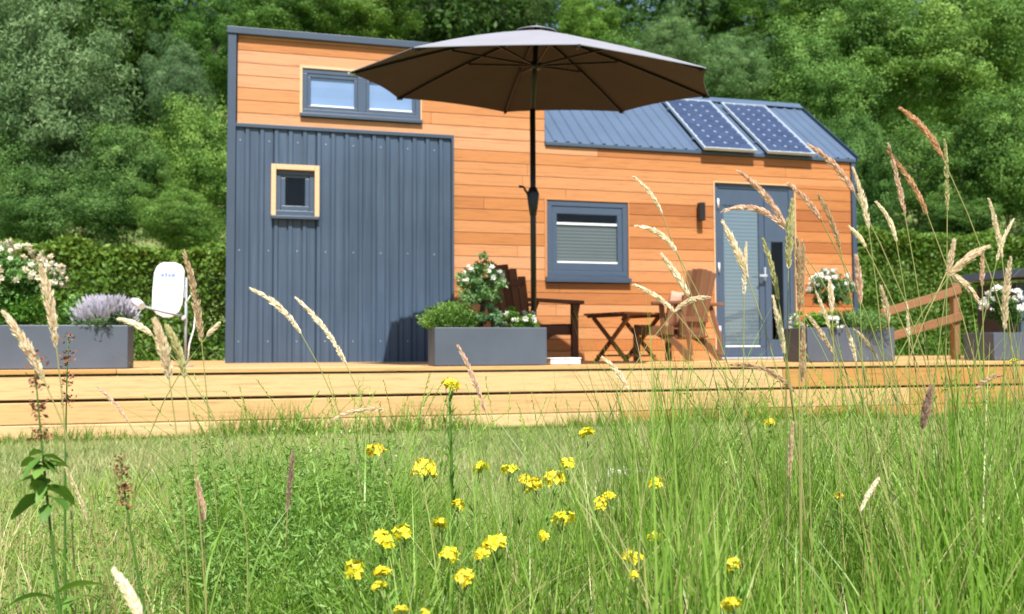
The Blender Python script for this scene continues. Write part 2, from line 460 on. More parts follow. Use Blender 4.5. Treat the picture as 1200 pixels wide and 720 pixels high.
    t.build('corner_trim', M['trim'], root, .003)
    t = MB(); t.box(HL - .048, HL + .012, -.030, .02, -.05, ZE - .01)
    t.build('corner_trim', M['trim'], root, .003)
    t = MB()
    t.box(-.045, XS + .02, -.060, .06, ZT - .070, ZT); t.box(-.044, .03, .061, WID + .04, ZT - .070, ZT - .001)
    t.box(XS - .04, XS + .018, .061, WID + .04, ZT - .07, ZT - .001); t.box(.031, XS - .041, WID - .02, WID + .04, ZT - .07, ZT - .001)
    t.box(.031, XS - .041, .061, WID - .021, ZT - .045, ZT - .025)
    t.build('parapet_capping', M['trim'], root, .004)
    # pitched roof on the right half
    y0, z0, y1, z1 = -.022, ZE + .045, WID / 2, 3.425
    ang = math.atan2(z1 - z0, y1 - y0); ln = math.hypot(y1 - y0, z1 - z0)
    ca, sa = math.cos(ang), math.sin(ang)
    def rp(x, sl, off): return (x, y0 + sl * ca - off * sa, z0 + sl * sa + off * ca)
    r = MB(); pl = []; x = XS + .005; P = .145
    while x < HL + .02:
        for dx, oo in ((0, 0), (.090, 0), (.105, .015), (.127, .015), (.143, 0)):
            if x + dx <= HL + .04: pl.append((x + dx, oo))
        x += P
    n = len(pl)
    r.add([rp(p[0], 0, p[1]) for p in pl] + [rp(p[0], ln, p[1]) for p in pl], [(i, i + 1, n + i + 1, n + i) for i in range(n - 1)])
    def rb(x, sl, off): q = rp(x, sl, off); return (q[0], WID - q[1], q[2])
    r.add([rb(p[0], 0, p[1]) for p in pl] + [rb(p[0], ln, p[1]) for p in pl], [(i, n + i, n + i + 1, i + 1) for i in range(n - 1)])
    r.add([rp(XS + .005, 0, -.05), rp(HL + .03, 0, -.05), rp(HL + .03, ln, -.05), rp(XS + .005, ln, -.05)], [(0, 1, 2, 3)])
    r.build('roof', M['roof'], root)
    t = MB()
    t.box(XS + .002, HL + .020, -.032, -.004, ZE + .002, ZE + .046); 
    t.build('eave_fascia', M['metal'], root, .006)
    t = MB()
    t.add([rp(XS + .01, ln - .13, .034), rp(HL + .05, ln - .13, .034), rp(HL + .05, ln + .01, .036), rp(XS + .01, ln + .01, .036),
           rp(XS + .01, ln - .13, .030), rp(HL + .05, ln - .13, .030)], [(0, 1, 2, 3), (4, 5, 1, 0)])
    t.add([rb(XS + .01, ln - .13, .034), rb(HL + .05, ln - .13, .034), rb(HL + .05, ln + .01, .036), rb(XS + .01, ln + .01, .036)], [(3, 2, 1, 0)])
    t.build('ridge_cap', M['roof'], root)
    t = MB()
    for sgn in (0, 1):
        f = rp if sgn == 0 else rb
        a = [f(HL + .046, -.0, .034), f(HL + .046, ln - .13, .034), f(HL + .046, ln - .13, -.09), f(HL + .046, 0, -.09)]
        b2 = [(p[0] + .010, p[1], p[2]) for p in a]
        t.add(a + b2, [(0, 1, 2, 3), (7, 6, 5, 4), (0, 4, 5, 1), (1, 5, 6, 2), (2, 6, 7, 3), (3, 7, 4, 0)])
    t.build('verge_trim', M['metal'], root)
    # cheek wall of the taller left part above the roof
    ck = MB(); ck.prism([(.0, ZE + .06), (y1, z1 - .02), (WID - .06, ZE + .06), (WID - .06, ZT - .075), (.0, ZT - .075)], 0, XS - .003, XS + .004)
    ck.build('cheek_wall', M['metal'], root)

    # solar panels lying on the roof
    def solar(xa, xb, la, lb, name='solar_panel'):
        hgt = .075
        fr = MB(); th = .021
        def slab(mb, u0, u1, v0, v1, o0, o1):
            vs = [rp(u0, v0, o0), rp(u1, v0, o0), rp(u1, v1, o0), rp(u0, v1, o0), rp(u0, v0, o1), rp(u1, v0, o1), rp(u1, v1, o1), rp(u0, v1, o1)]
            mb.add(vs, [(0, 3, 2, 1), (4, 5, 6, 7), (0, 1, 5, 4), (1, 2, 6, 5), (2, 3, 7, 6), (3, 0, 4, 7)])
        slab(fr, xa, xb, la, la + th, hgt - .035, hgt); slab(fr, xa, xb, lb - th, lb, hgt - .035, hgt)
        slab(fr, xa, xa + th, la + th, lb - th, hgt - .035, hgt); slab(fr, xb - th, xb, la + th, lb - th, hgt - .035, hgt)
        p = fr.build('solar_panel', M['alu'], root, .003)
        bs = MB(); slab(bs, xa + th, xb - th, la + th, lb - th, hgt - .018, hgt - .010); bs.build('backsheet', M['backsheet'], p)
        ce = MB(); nx, ny = 4, 9
        cw = (xb - xa - 2 * th - .016) / nx; cl = (lb - la - 2 * th - .016) / ny
        for i in range(nx):
            for j in range(ny):
                u0 = xa + th + .008 + i * cw + .0025; u1 = u0 + cw - .005; v0 = la + th + .008 + j * cl + .0025; v1 = v0 + cl - .005; k = .019
                o = hgt - .006
                ce.add([rp(u, v, o) for u, v in ((u0 + k, v0), (u1 - k, v0), (u1, v0 + k), (u1, v1 - k), (u1 - k, v1), (u0 + k, v1), (u0, v1 - k), (u0, v0 + k))], [tuple(range(8))])
        ce.build('solar_cell', M['cell'], p)
        for v in (la + .3, lb - .3):
            ra = MB(); slab(ra, xa - .02, xb + .02, v, v + .04, .027, hgt - .036); ra.build('mounting_rail', M['roof'], p)
    solar(5.265, 5.955, -.07, 1.39); solar(6.095, 6.74, -.07, 1.37)

    # windows
    def ring(mb, x0, x1, z0, z1, w, y0_, y1_, wb=None, wt=None):
        wb = wb or w; wt = wt or w
        mb.box(x0, x0 + w, y0_, y1_, z0 + wb, z1 - wt); mb.box(x1 - w, x1, y0_, y1_, z0 + wb, z1 - wt)
        mb.box(x0, x1, y0_, y1_, z0, z0 + wb); mb.box(x0, x1, y0_, y1_, z1 - wt, z1)
    def pleats(x0, x1, z0, z1, y, mat, parent, p=.018):
        mb = MB(); n = max(2, int((z1 - z0) / p)); vs = []
        for i in range(n + 1):
            zz = z0 + (z1 - z0) * i / n; yy = y + (.003 if i % 2 else 0)
            vs += [(x0, yy, zz), (x1, yy, zz)]
        mb.add(vs, [(2 * i, 2 * i + 1, 2 * i + 3, 2 * i + 2) for i in range(n)])
        return mb.build('blind', mat, parent)
    def pane(x0, x1, z0, z1, y, parent, gl='glass'):
        mb = MB(); mb.add([(x0, y, z0), (x1, y, z0), (x1, y, z1), (x0, y, z1)], [(0, 1, 2, 3)])
        return mb.build('pane', M[gl], parent, recalc=False)
    # loft window
    f = MB(); ring(f, .712, 1.955, 2.60, 3.075, .05, .002, .07); f.box(1.285, 1.375, .001, .07, 2.651, 3.024)
    w1 = f.build('window', M['window_frame'], root, .004)
    sh = MB()
    ring(sh, .763, 1.284, 2.652, 3.023, .035, .008, .065); ring(sh, 1.376, 1.904, 2.652, 3.023, .035, .008, .065); sh.build('sash', M['window_frame'], w1, .004)
    pane(.797, 1.250, 2.686, 2.990, .022, w1); pane(1.410, 1.870, 2.686, 2.990, .022, w1)
    pleats(.795, 1.252, 2.684, 2.992, .030, M['blind_sky_reflection'], w1, .08); pleats(1.408, 1.872, 2.684, 2.992, .030, M['blind_sky_reflection'], w1, .08)  # sheets added behind the loft panes, coloured as the sky reflected there
    bd = MB(); bd.box(.80, 1.247, .012, .020, 2.687, 2.700); bd.box(1.413, 1.867, .012, .020, 2.687, 2.700); bd.build('glazing_bead', M['white_plastic'], w1)
    sl = MB(); sl.box(.69, 1.975, -.045, .03, 2.560, 2.598); sl.build('sill', M['trim'], w1, .004)
    rv = MB(); rv.box(.684, .711, -.018, .06, 2.60, 3.104); rv.box(.712, 1.970, -.010, .06, 3.077, 3.104); rv.box(1.956, 1.970, -.016, .06, 2.60, 3.076); rv.build('surround', M['pale_wood'], w1, .002)
    # small window in the corrugated panel
    f = MB(); ring(f, .452, .838, 1.512, 1.988, .048, -.012, .05, .06, .045)
    w2 = f.build('window', M['window_frame'], root, .004)
    sh = MB(); ring(sh, .501, .789, 1.573, 1.942, .044, -.004, .045, .05, .03); sh.build('sash', M['window_frame'], w2, .004)
    pane(.545, .745, 1.622, 1.912, .02, w2, 'glass_dull')
    rv = MB(); rv.box(.402, .450, -.058, .02, 1.512, 2.043); rv.box(.840, .888, -.058, .02, 1.512, 2.043); rv.box(.451, .839, -.058, .02, 1.990, 2.043)
    rv.build('surround', M['pale_wood'], w2, .003)
    sl = MB(); sl.box(.405, .885, -.075, .0, 1.478, 1.510); sl.build('sill', M['trim'], w2, .003)
    # big window under the parasol
    f = MB(); ring(f, 3.378, 4.348, .955, 1.793, .062, .002, .07, .05)
    w3 = f.build('window', M['window_frame'], root, .004)
    sh = MB(); ring(sh, 3.441, 4.285, 1.006, 1.730, .060, .010, .065, .088, .085); sh.build('sash', M['window_frame'], w3, .005)
    pane(3.500, 4.226, 1.093, 1.646, .024, w3, 'glass_dull')
    pleats(3.498, 4.228, 1.094, 1.525, .040, M['blind_green'], w3)
    bd = MB(); bd.box(3.502, 4.224, .012, .022, 1.095, 1.112); bd.build('glazing_bead', M['white_plastic'], w3)
    bd = MB(); bd.box(3.499, 4.227, .026, .048, 1.526, 1.552); bd.build('blind_rail', M['white_plastic'], w3)
    sl = MB(); sl.box(3.355, 4.368, -.060, .03, .872, .925); sl.box(3.379, 4.347, -.02, .03, .926, .953); sl.build('sill', M['trim'], w3, .004)
    rv = MB(); rv.box(3.352, 3.377, -.016, .06, .93, 1.815); rv.box(3.378, 4.362, -.010, .06, 1.795, 1.815); rv.box(4.349, 4.362, -.016, .06, .93, 1.794); rv.build('surround', M['siding'], w3, .002)
    # door
    f = MB(); f.box(5.445, 5.500, .02, .09, 0, 2.075); f.box(6.445, 6.500, .02, .09, 0, 2.075); f.box(5.501, 6.444, .02, .09, 2.02, 2.075); f.box(5.501, 6.444, .02, .09, 0, .03)
    d = f.build('door', M['window_frame'], root, .004)
    lf = MB(); ring(lf, 5.503, 6.112, .032, 2.018, .075, .030, .085, .115, .20); lf.build('door_leaf', M['window_frame'], d, .006)
    pane(5.577, 6.038, .146, 1.820, .042, d)
    pleats(5.575, 6.040, .147, 1.822, .052, M['blind_pale'], d, .022)
    bd = MB(); bd.box(5.580, 6.035, .032, .040, .147, .162); bd.build('glazing_bead', M['white_plastic'], d)
    l2 = MB(); ring(l2, 6.116, 6.442, .032, 2.018, .085, .026, .085, .20, .62); l2.build('door_leaf', M['window_frame'], d, .006)
    pane(6.200, 6.358, .23, 1.40, .055, d, 'glass_dull')
    hd = MB(); hd.box(6.085, 6.105, -.012, .030, .93, 1.09); hd.box(6.088, 6.102, -.035, -.012, .98, .995); hd.box(6.0, 6.102, -.048, -.036, .975, 1.0); hd.build('handle', M['alu'], d, .003)
    for zz in (.28, 1.02, 1.78):
        h = MB(); h.tube([(5.499, .010, zz), (5.499, .010, zz + .11)], .011, 10); h.build('hinge', M['white_plastic'], d)
    rv = MB(); rv.box(5.428, 5.444, -.014, .08, 0, 2.092); rv.box(6.501, 6.517, -.014, .08, 0, 2.092); rv.box(5.445, 6.500, -.014, .08, 2.077, 2.092); rv.build('surround', M['pale_wood'], d, .002)
    st = MB(); st.box(5.44, 6.505, -.045, .019, .004, .026); st.build('threshold', M['alu'], d, .003)
    # up and down wall lamp
    wl = MB(); wl.box(5.205, 5.275, -.105, -.03, 1.61, 1.82); wl.box(5.215, 5.265, -.03, -.002, 1.66, 1.77)
    wl.build('wall_lamp', M['black_metal'], root, .006)
    # chassis skirt under the floor
    return root
make_house()

# ------------------------------------------------------------------ parasol
def make_parasol():
    CX, CY, CZ2 = 2.4596, -2.5866, 2.316; R0 = 1.515; T = .1033; ta = 5.07075692 - YAW; a0 = 3.31524384 - YAW
    px, py = 2.439, -2.587
    root = empty('parasol', house_pt(px, py), YAW, 'large octagonal parasol, one canvas coloured sunlit grey above and shaded brown below, on a black pole over the deck', 'parasol')
    ax = Vector((math.cos(ta), math.sin(ta), 0)); nrm = Vector((math.sin(T) * ax.x, math.sin(T) * ax.y, math.cos(T)))
    c0 = Vector((CX - px, CY - py, CZ2))
    def disc(a, r):
        u = Vector((math.cos(a), math.sin(a), 0)); h = u.dot(ax)
        return c0 + (u - ax * h + ax * h * math.cos(T) + Vector((0, 0, -h * math.sin(T)))) * r
    rise = .445
    def surf(a, f, k=0.0):           # f 0 at the top, 1 at the rim
        sag = .02 * math.sin(math.pi * f)
        return disc(a, R0 * f * (1 - k * f)) + nrm * (rise * (1 - f) + sag - .03 * k * f * 4)
    nf, ns = 10, 8; top = []; 
    cv = MB(); idx = {}
    verts = []
    for i in range(8 * ns):
        seg, fr = divmod(i, ns); w = fr / ns
        aa = a0 + (seg + w) * math.pi / 4
        flat = math.cos(math.pi / 8) / math.cos((w - .5) * math.pi / 4)     # straight hem between two ribs
        scal = 4 * w * (1 - w)
        row = []
        for j in range(nf + 1):
            f = .06 + .94 * j / nf
            p = disc(aa, R0 * f * flat * (1 - .022 * scal * f)) + nrm * (rise * (1 - f) + .022 * math.sin(math.pi * f) + .012 * scal * f)
            row.append(p)
        verts.append(row)
    me_v = [p for row in verts for p in row]; n1 = nf + 1; tot = 8 * ns
    cv.add(me_v, [(i * n1 + j, ((i + 1) % tot) * n1 + j, ((i + 1) % tot) * n1 + j + 1, i * n1 + j + 1) for i in range(tot) for j in range(nf)], smooth=False)
    # canopy: one fabric, sunlight painted on upper sheet, shade on lower, a few millimetres apart
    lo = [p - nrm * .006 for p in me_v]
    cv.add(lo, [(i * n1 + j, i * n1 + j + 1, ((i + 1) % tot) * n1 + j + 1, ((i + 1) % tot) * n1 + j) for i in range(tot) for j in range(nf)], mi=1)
    hem = MB
    b = len(cv.v); N0 = len(me_v)
    for i in range(tot):
        i2 = (i + 1) % tot
        cv.f.append([i * n1 + nf, i2 * n1 + nf, N0 + i2 * n1 + nf, N0 + i * n1 + nf]); cv.t.append(.5); cv.m.append(0); cv.s.append(False)
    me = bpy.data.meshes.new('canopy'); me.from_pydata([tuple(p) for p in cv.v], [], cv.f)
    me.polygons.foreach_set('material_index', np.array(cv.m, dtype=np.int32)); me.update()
    link_mesh('canopy', me, [M['canvas_sunlit'], M['canvas_shaded']], root)
    # vent flap
    fl = MB(); vs = [tuple(c0 + nrm * (rise + .035))]
    for k in range(24): 
        a = a0 + k * math.pi / 12; vs.append(tuple(disc(a, .17) + nrm * (rise - .014)))
    vs2 = vs + [tuple(Vector(v) - nrm * .006) for v in vs[1:]]
    fl.add(vs2, [(0, 1 + k, 1 + (k + 1) % 24) for k in range(24)] + [(1 + k, 25 + k, 25 + (k + 1) % 24, 1 + (k + 1) % 24) for k in range(24)])
    fl.build('vent_flap', M['canvas_sunlit'], root)
    fin = MB(); fin.tube([c0 + nrm * (rise + .025), c0 + nrm * (rise + .05)], [.02, .012], 10); fin.build('finial', M['black_metal'], root)
    topc = c0 + nrm * (rise + .02)
    joint = Vector((0, 0, 2.10))
    p = MB(); p.tube([(0, 0, 0.03), (0, 0, 1.2), joint], .0235, 16); p.tube([joint, topc], .0205, 16); p.build('pole', M['black_metal'], root)
    hub = MB(); hub.tube([c0 + nrm * (rise - .06), c0 + nrm * (rise - .015)], .045, 12); hub.build('hub', M['black_metal'], root); hub = MB(); h2 = c0 + nrm * .15; hub.tube([h2 - nrm * .03, h2 + nrm * .03], .042, 12); hub.build('hub', M['black_metal'], root)
    for k in range(8):
        a = a0 + k * math.pi / 4
        rb = MB(); pts = []
        for f in (.03, .25, .5, .75, .995): pts.append(disc(a, R0 * f) + nrm * (rise * (1 - f) + .022 * math.sin(math.pi * f) - .020))
        for q, s_ in zip(pts[:-1], pts[1:]): rb.bar(q, s_, .012, .02, nrm)
        rib = rb.build('rib', M['black_metal'], root)
        st = MB(); f = .46; st.bar(h2, disc(a, R0 * f) + nrm * (rise * (1 - f) + .022 * math.sin(math.pi * f) - .035), .010, .016, nrm); st.build('strut', M['black_metal'], rib)
        tp = MB(); e_ = disc(a, R0 * 1.004) + nrm * (-.012); tp.tube([disc(a, R0 * .965) + nrm * (-.014), e_], [.014, .011], 8); tp.build('rib_tip', M['alu' if k == 0 else 'black_metal'], rib)
    ck = MB(); ck.tube([(0, 0, 1.22), (0, 0, 1.28), (0, 0, 1.40), (0, 0, 1.455)], [.026, .036, .052, .030], 14); cr = ck.build('crank_housing', M['black_metal'], root)
    h = MB(); h.tube([(-.03, -.01, 1.375), (-.075, -.02, 1.43), (-.085, -.02, 1.452), (-.125, -.02, 1.455)], [.011, .010, .010, .012], 8); h.build('crank_handle', M['black_metal'], cr)
    bs = MB(); bs.box(-.22, .22, -.020, .40, .004, .05); bs.tube([(0, .012, .045), (0, .012, .36)], .029, 14); bs.build('base', M['black_metal'], root)
make_parasol()

# ------------------------------------------------------------------ plants
def crown_points(g, axes, n_cl, n_per, clump, shell=.55, bot=-1.0):
    d = rand_dirs(n_cl, g); d[:, 2] = np.where(d[:, 2] < bot, -d[:, 2], d[:, 2])
    ph = g.random((4, 3)) * 6; fr = g.normal(size=(4, 3)) * 1.8
    lump = 1 + .26 * sum(np.sin(d @ fr[k] + ph[k, 0]) for k in range(4)) / 1.4
    rad = (shell + (1 - shell) * g.random(n_cl)) * lump
    c = d * rad[:, None] * np.asarray(axes)
    cs = clump * (.55 + .8 * g.random(n_cl)) * np.mean(axes)
    ids = np.repeat(np.arange(n_cl), n_per)
    o = rand_dirs(len(ids), g) * (g.random(len(ids)) ** .45)[:, None] * np.array([1.1, 1.1, .75])
    return c[ids] + o * cs[ids, None], ids, unit(unit(o) * .8 + d[ids] * .7)

def leaves_facing(P, Nn, L, ratio, g, rnd=.55, droop=0.0, jitter=.35):
    n = len(P); nn = unit(Nn + rnd * g.normal(size=(n, 3)) / 1.4)
    A = np.cross(nn, rand_dirs(n, g)); A[:, 2] -= droop * .6; A = unit(A); S = unit(np.cross(A, nn))
    Lh = L * .5 * (1 + jitter * (g.random(n) * 2 - 1))
    return leaf_arrays(P, A, S, Lh, Lh * ratio)

def crown_mesh(name, seed, axes, n_cl, n_per, clump, L, ratio, shell=.5, droop=0.0, tone_spread=.5, bot=-1.0):
    g = np.random.default_rng(seed)
    P, ids, d = crown_points(g, axes, n_cl, n_per, clump, shell, bot)
    v, q = leaves_facing(P, d, L, ratio, g, .6, droop)
    ct = g.random(n_cl)[ids]
    t = np.clip(.5 + (ct - .5) * tone_spread + (g.random(len(P)) - .5) * .6, 0, 1)
    return np_mesh(name, v, q, t)

# trees: five kinds of crown (unit radius), each shared by the trees of that kind
CR = {
    'willow': (crown_mesh('willow_crown', 21, (1, 1, 1), 420, 190, .19, .048, .24, .40, .8, .75), 'leaf_grey'),
    'broad': (crown_mesh('broad_crown', 22, (1, 1, 1), 420, 185, .19, .043, .42, .40, .2, .8), 'leaf'),
    'broad_b': (crown_mesh('broad_crown', 23, (1, 1, 1), 320, 240, .22, .042, .42, .40, .2, .85), 'leaf'),
    'loose': (crown_mesh('loose_crown', 24, (1, 1, 1), 270, 180, .18, .047, .38, .35, .3, .8), 'leaf'),
    'pale': (crown_mesh('pale_crown', 25, (1, 1, 1), 420, 180, .18, .042, .30, .45, .1, .7), 'leaf_grey'),
}
TRUNK = {}
def trunk_mesh(kind, mat):
    key = (kind, mat)
    if key in TRUNK: return TRUNK[key]
    g = random.Random(hash(kind) % 97 if False else len(TRUNK) * 13 + 5); b = MB()
    b.tube([(0, 0, -1.0), (.02, .01, -.5), (-.02, .02, 0), (.02, -.01, .5), (0, 0, .8)], [.075, .06, .045, .025, .008], 8)
    for k in range(9):
        z = -.45 + k * .13; a = k * 2.4 + g.random(); l = .8 - .05 * k
        p0 = Vector((0, 0, z)); p1 = p0 + Vector((math.cos(a) * l * .45, math.sin(a) * l * .45, .16)); p2 = p0 + Vector((math.cos(a) * l * .9, math.sin(a) * l * .9, .30 + .1 * g.random()))
        b.tube([p0, p1, p2], [.03, .018, .006], 6)
        for s_ in (-1, 1):
            a2 = a + s_ * .6; p3 = p1 + Vector((math.cos(a2) * .3, math.sin(a2) * .3, .15)); b.tube([p1, p3], [.014, .004], 5)
    me = bpy.data.meshes.new('trunk'); me.from_pydata(b.v, [], b.f); me.polygons.foreach_set('use_smooth', np.ones(len(b.f), dtype=bool)); me.materials.append(M[mat])
    TRUNK[key] = me; return me

def make_tree(kind, px, py, D, rx, ry, col, label, name='broadleaf_tree', mat='bark', cat='tree', rot=None):
    c = at(px, py, D); gz = float(hill_z(c[0], c[1])); rw = rx * D / F; rh = ry * D / F
    root = empty(name, (c[0], c[1], gz), random.random() * 6.28 if rot is None else rot, label, cat, 'trees and shrubs on the slope behind the house')
    me, lm = CR[kind]
    o = link_mesh('crown', me, M[lm], root); o.location = (0, 0, c[2] - gz); o.scale = (rw, rw, rh); o.color = (*[c_ * 1.05 for c_ in col], 1)
    hgt = max(.3, c[2] - gz)
    t = link_mesh('trunk', trunk_mesh(kind, mat), M[mat], root); sz = (hgt + rh * .45) / 1.8; t.location = (0, 0, sz); t.scale = (rw * .3, rw * .3, sz); 
    return root

TREES = [
 ('willow', 45, 135, 18.5, 118, 128, (1, 1, 1), 'big grey green willowy tree filling the upper left corner', 'willow_tree', 'pale_bark'),
 ('broad', 150, 215, 18, 62, 66, (1, 1.05, 1), 'mid green leafy tree between the grey willowy tree and the house', 'broadleaf_tree', 'bark'),
 ('broad_b', 236, 205, 20.5, 62, 80, (1.35, 1.35, 1), 'bright yellow green tree beside the left end of the house', 'broadleaf_tree', 'bark'),
 ('pale', 205, 115, 24, 52, 66, (.8, .85, .9), 'slim grey green tree above the bright tree left of the house', 'grey_tree', 'pale_bark'),
 ('broad_b', 70, 255, 17, 74, 52, (.75, .85, .8), 'dark green shrub behind the rose bush at far left', 'shrub', 'bark'),
 ('broad', 12, 235, 17.5, 60, 70, (.85, .95, .9), 'dark shrub at the left edge below the willowy tree', 'shrub', 'bark'),
 ('pale', 205, 262, 16.6, 66, 40, (1.05, 1.15, .6), 'low light green bush just above the left hedge', 'shrub', 'bark'),
 ('loose', 20, 15, 30, 90, 62, (.8, .85, .7), 'dark tree behind the top of the willowy tree at far left', 'broadleaf_tree', 'bark'),
 ('broad', 140, 45, 30, 56, 52, (.85, .9, .7), 'dark tree with yellowish tips above the left bushes', 'broadleaf_tree', 'pale_bark'),
 ('loose', 252, 65, 27, 52, 62, (.85, 1.0, .75), 'green tree directly behind the top left corner of the house', 'broadleaf_tree', 'bark'),
 ('broad', 330, 25, 29, 66, 42, (.95, 1.05, .8), 'leafy tree rising above the left roof edge of the house', 'broadleaf_tree', 'bark'),
 ('broad_b', 425, 15, 30, 62, 44, (1.1, 1.1, .8), 'bright tree above the loft window', 'broadleaf_tree', 'bark'),
 ('loose', 500, 15, 33, 52, 50, (.65, .7, .6), 'dark thin tree left of the parasol top', 'broadleaf_tree', 'pale_bark'),
 ('loose', 590, 8, 34, 56, 50, (.6, .62, .6), 'sparse dark tree straight above the parasol top', 'broadleaf_tree', 'pale_bark'),
 ('broad', 690, 35, 27, 46, 36, (1.25, 1.3, .8), 'bright leafy young tree right of the parasol top', 'broadleaf_tree', 'bark'),
 ('pale', 785, 62, 23, 42, 48, (1.1, 1.15, 1), 'round pale grey green bush over the right rim of the parasol', 'grey_tree', 'bark'),
 ('pale', 858, 92, 20, 56, 52, (.95, 1.05, .9), 'pale grey green bush behind the solar panels', 'grey_tree', 'bark'),
 ('broad', 735, 85, 26, 56, 46, (.9, 1.0, .8), 'green bush half hidden behind the right side of the parasol', 'shrub', 'bark'),
 ('broad_b', 940, 110, 20.5, 66, 76, (1.1, 1.2, 1), 'rich green tree behind the right end of the roof', 'broadleaf_tree', 'bark'),
 ('broad', 1020, 62, 21.5, 80, 66, (1.2, 1.25, 1), 'wide bright green tree above the right end of the house', 'broadleaf_tree', 'bark'),
 ('broad_b', 1125, 70, 22, 86, 80, (1.3, 1.3, 1), 'large bright green tree at upper right', 'broadleaf_tree', 'pale_bark'),
 ('broad', 1180, 185, 18.5, 66, 80, (1.05, 1.15, .9), 'dense green tree at the right edge above the hedge', 'broadleaf_tree', 'pale_bark'),
 ('loose', 1075, 205, 19.5, 66, 60, (.9, 1.0, .8), 'open crowned tree with bare twigs showing above the right hedge', 'broadleaf_tree', 'pale_bark'),
 ('broad', 1200, 25, 28, 66, 62, (1, 1.1, .8), 'green tree in the upper right corner', 'broadleaf_tree', 'bark'),
 ('loose', 955, 15, 29, 66, 46, (1.0, 1.1, .8), 'green tree high on the slope above the roof ridge', 'broadleaf_tree', 'bark'),
 ('loose', 862, 15, 32, 62, 44, (.75, .85, .7), 'dark tree high on the slope above the pale bushes', 'broadleaf_tree', 'bark'),
 ('broad_b', 1000, 205, 18, 46, 70, (.8, .95, .85), 'tall dark green shrub against the right end of the house', 'shrub', 'bark'),
 ('broad', 1125, 262, 17, 50, 30, (.85, .95, .8), 'low dark shrub peeping over the right hedge', 'shrub', 'bark'),
]
for (kd, px, py, D, rx, ry, col, lab, nm, mt) in TREES: make_tree(kd, px, py, D, rx, ry, col, lab, nm, mt, 'shrub' if nm == 'shrub' else 'tree')

# the wood on the slope further up reads as one mass
def make_wood():
    A = Acc(); g = np.random.default_rng(5)
    for D in (32, 37, 43, 50, 60, 74):
        n = int(D * 1.25 / 2.9)
        for k in range(n + 1):
            x = (k / n - .5) * D * 1.45 + g.normal() * .8; y = D + g.normal() * 1.5; r = 2.6 + g.random() * 1.4
            z = float(hill_z(x, y)) + 1.5 + g.random() * (4 + .06 * D)
            P, ids, d = crown_points(g, (r, r, r * 1.35), 46, 62, .30, .4)
            v, q = leaves_facing(P + np.array([x, y, z]), d, .30, .42, g, .6)
            A.add(v, q, np.clip(.35 + .35 * (g.random() - .5) + .5 * (g.random(len(q)) - .5), 0, 1))
    o = link_mesh('distant_wood', A.mesh('distant_wood'), M['leaf']); o.color = (.60, .66, .55, 1)
    tag(o, 'dark green wood covering the upper slope behind the trees', 'wood', kind='stuff')
make_wood()

# hedges
def make_hedge(x0, x1, y0, y1, ztop, label, seed, n, col):
    g = np.random.default_rng(seed); H = ztop
    root = empty('hedge', house_pt((x0 + x1) / 2, (y0 + y1) / 2, -DECKZ), YAW, label, 'hedge')
    L = x1 - x0; W = y1 - y0
    nf = int(n * .62); nt_ = n - nf
    x = g.uniform(-L / 2, L / 2, nf); z = g.uniform(0, H, nf); dep = np.abs(g.normal(0, .14, nf))
    und = .10 * np.sin(x * 2.1 + z * 1.7) + .08 * np.sin(x * 5.3 - z * 3.1 + 1)
    P1 = np.stack([x, -W / 2 + dep + und, z], -1)
    x = g.uniform(-L / 2, L / 2, nt_); y = g.uniform(-W / 2, W / 2, nt_); dep = np.abs(g.normal(0, .12, nt_)) - .05 * g.random(nt_)
    und = .07 * np.sin(x * 2.7 + y * 3) + .05 * np.sin(x * 7.3)
    P2 = np.stack([x, y, H - dep + und], -1)
    P = np.concatenate([P1, P2])
    v, q = leaves_at(P, .075, .48, g, np.array([0, -.5, .5]))
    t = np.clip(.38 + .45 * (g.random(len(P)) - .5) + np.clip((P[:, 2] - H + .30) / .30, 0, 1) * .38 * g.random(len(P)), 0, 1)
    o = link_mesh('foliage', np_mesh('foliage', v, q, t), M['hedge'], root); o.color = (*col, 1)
    b = MB(); k = -L / 2 + .2
    while k < L / 2:
        b.tube([(k, 0, 0), (k + .05, .02, H * .5), (k, 0, H * .85)], [.03, .022, .01], 6)
        for s_ in (-1, 1): b.tube([(k, 0, H * .35), (k + .12 * s_, -.25, H * .62)], [.014, .005], 5)
        k += .45
    b.build('stems', M['bark'], root)
make_hedge(-7.5, 1.2, 3.4, 4.5, 1.50 + DECKZ, 'clipped green hedge left of the house', 31, 105000, (1, 1, 1))
make_hedge(7.6, 15.5, 3.4, 4.5, 2.02 + DECKZ, 'clipped green hedge right of the house, behind the wooden railing', 32, 120000, (.95, 1, 1))

# planters and what grows in them
def make_planter(x0, x1, y0, y1, h, label):
    root = empty('planter', house_pt((x0 + x1) / 2, (y0 + y1) / 2, 0), YAW, label, 'planter', 'grey planters along the deck edge')
    a, c = (x1 - x0) / 2, (y1 - y0) / 2; w = .018
    b = MB()
    b.box(-a, a, -c, -c + w, .004, h); b.box(-a, a, c - w, c, .004, h); b.box(-a, -a + w, -c + w, c - w, .004, h); b.box(a - w, a, -c + w, c - w, .004, h); b.box(-a + w, a - w, -c + w, c - w, .004, .03)
    b.build('box_body', M['planter'], root, .006)
    s = MB(); s.box(-a + w + .001, a - w - .001, -c + w + .001, c - w - .001, h - .09, h - .045); s.build('soil', M['soil'], root)
make_planter(-2.05, -.63, -2.72, -2.37, .312, 'long grey planter at the left end of the deck holding roses and lavender')
make_planter(1.56, 2.452, -2.90, -2.615, .298, 'grey planter in front of the parasol pole')
make_planter(5.03, 5.95, -2.50, -2.10, .313, 'grey planter near the house door with white flowers')
make_planter(7.04, 8.0, -2.52, -2.12, .27, 'grey planter cut off by the right edge, beyond the railing')

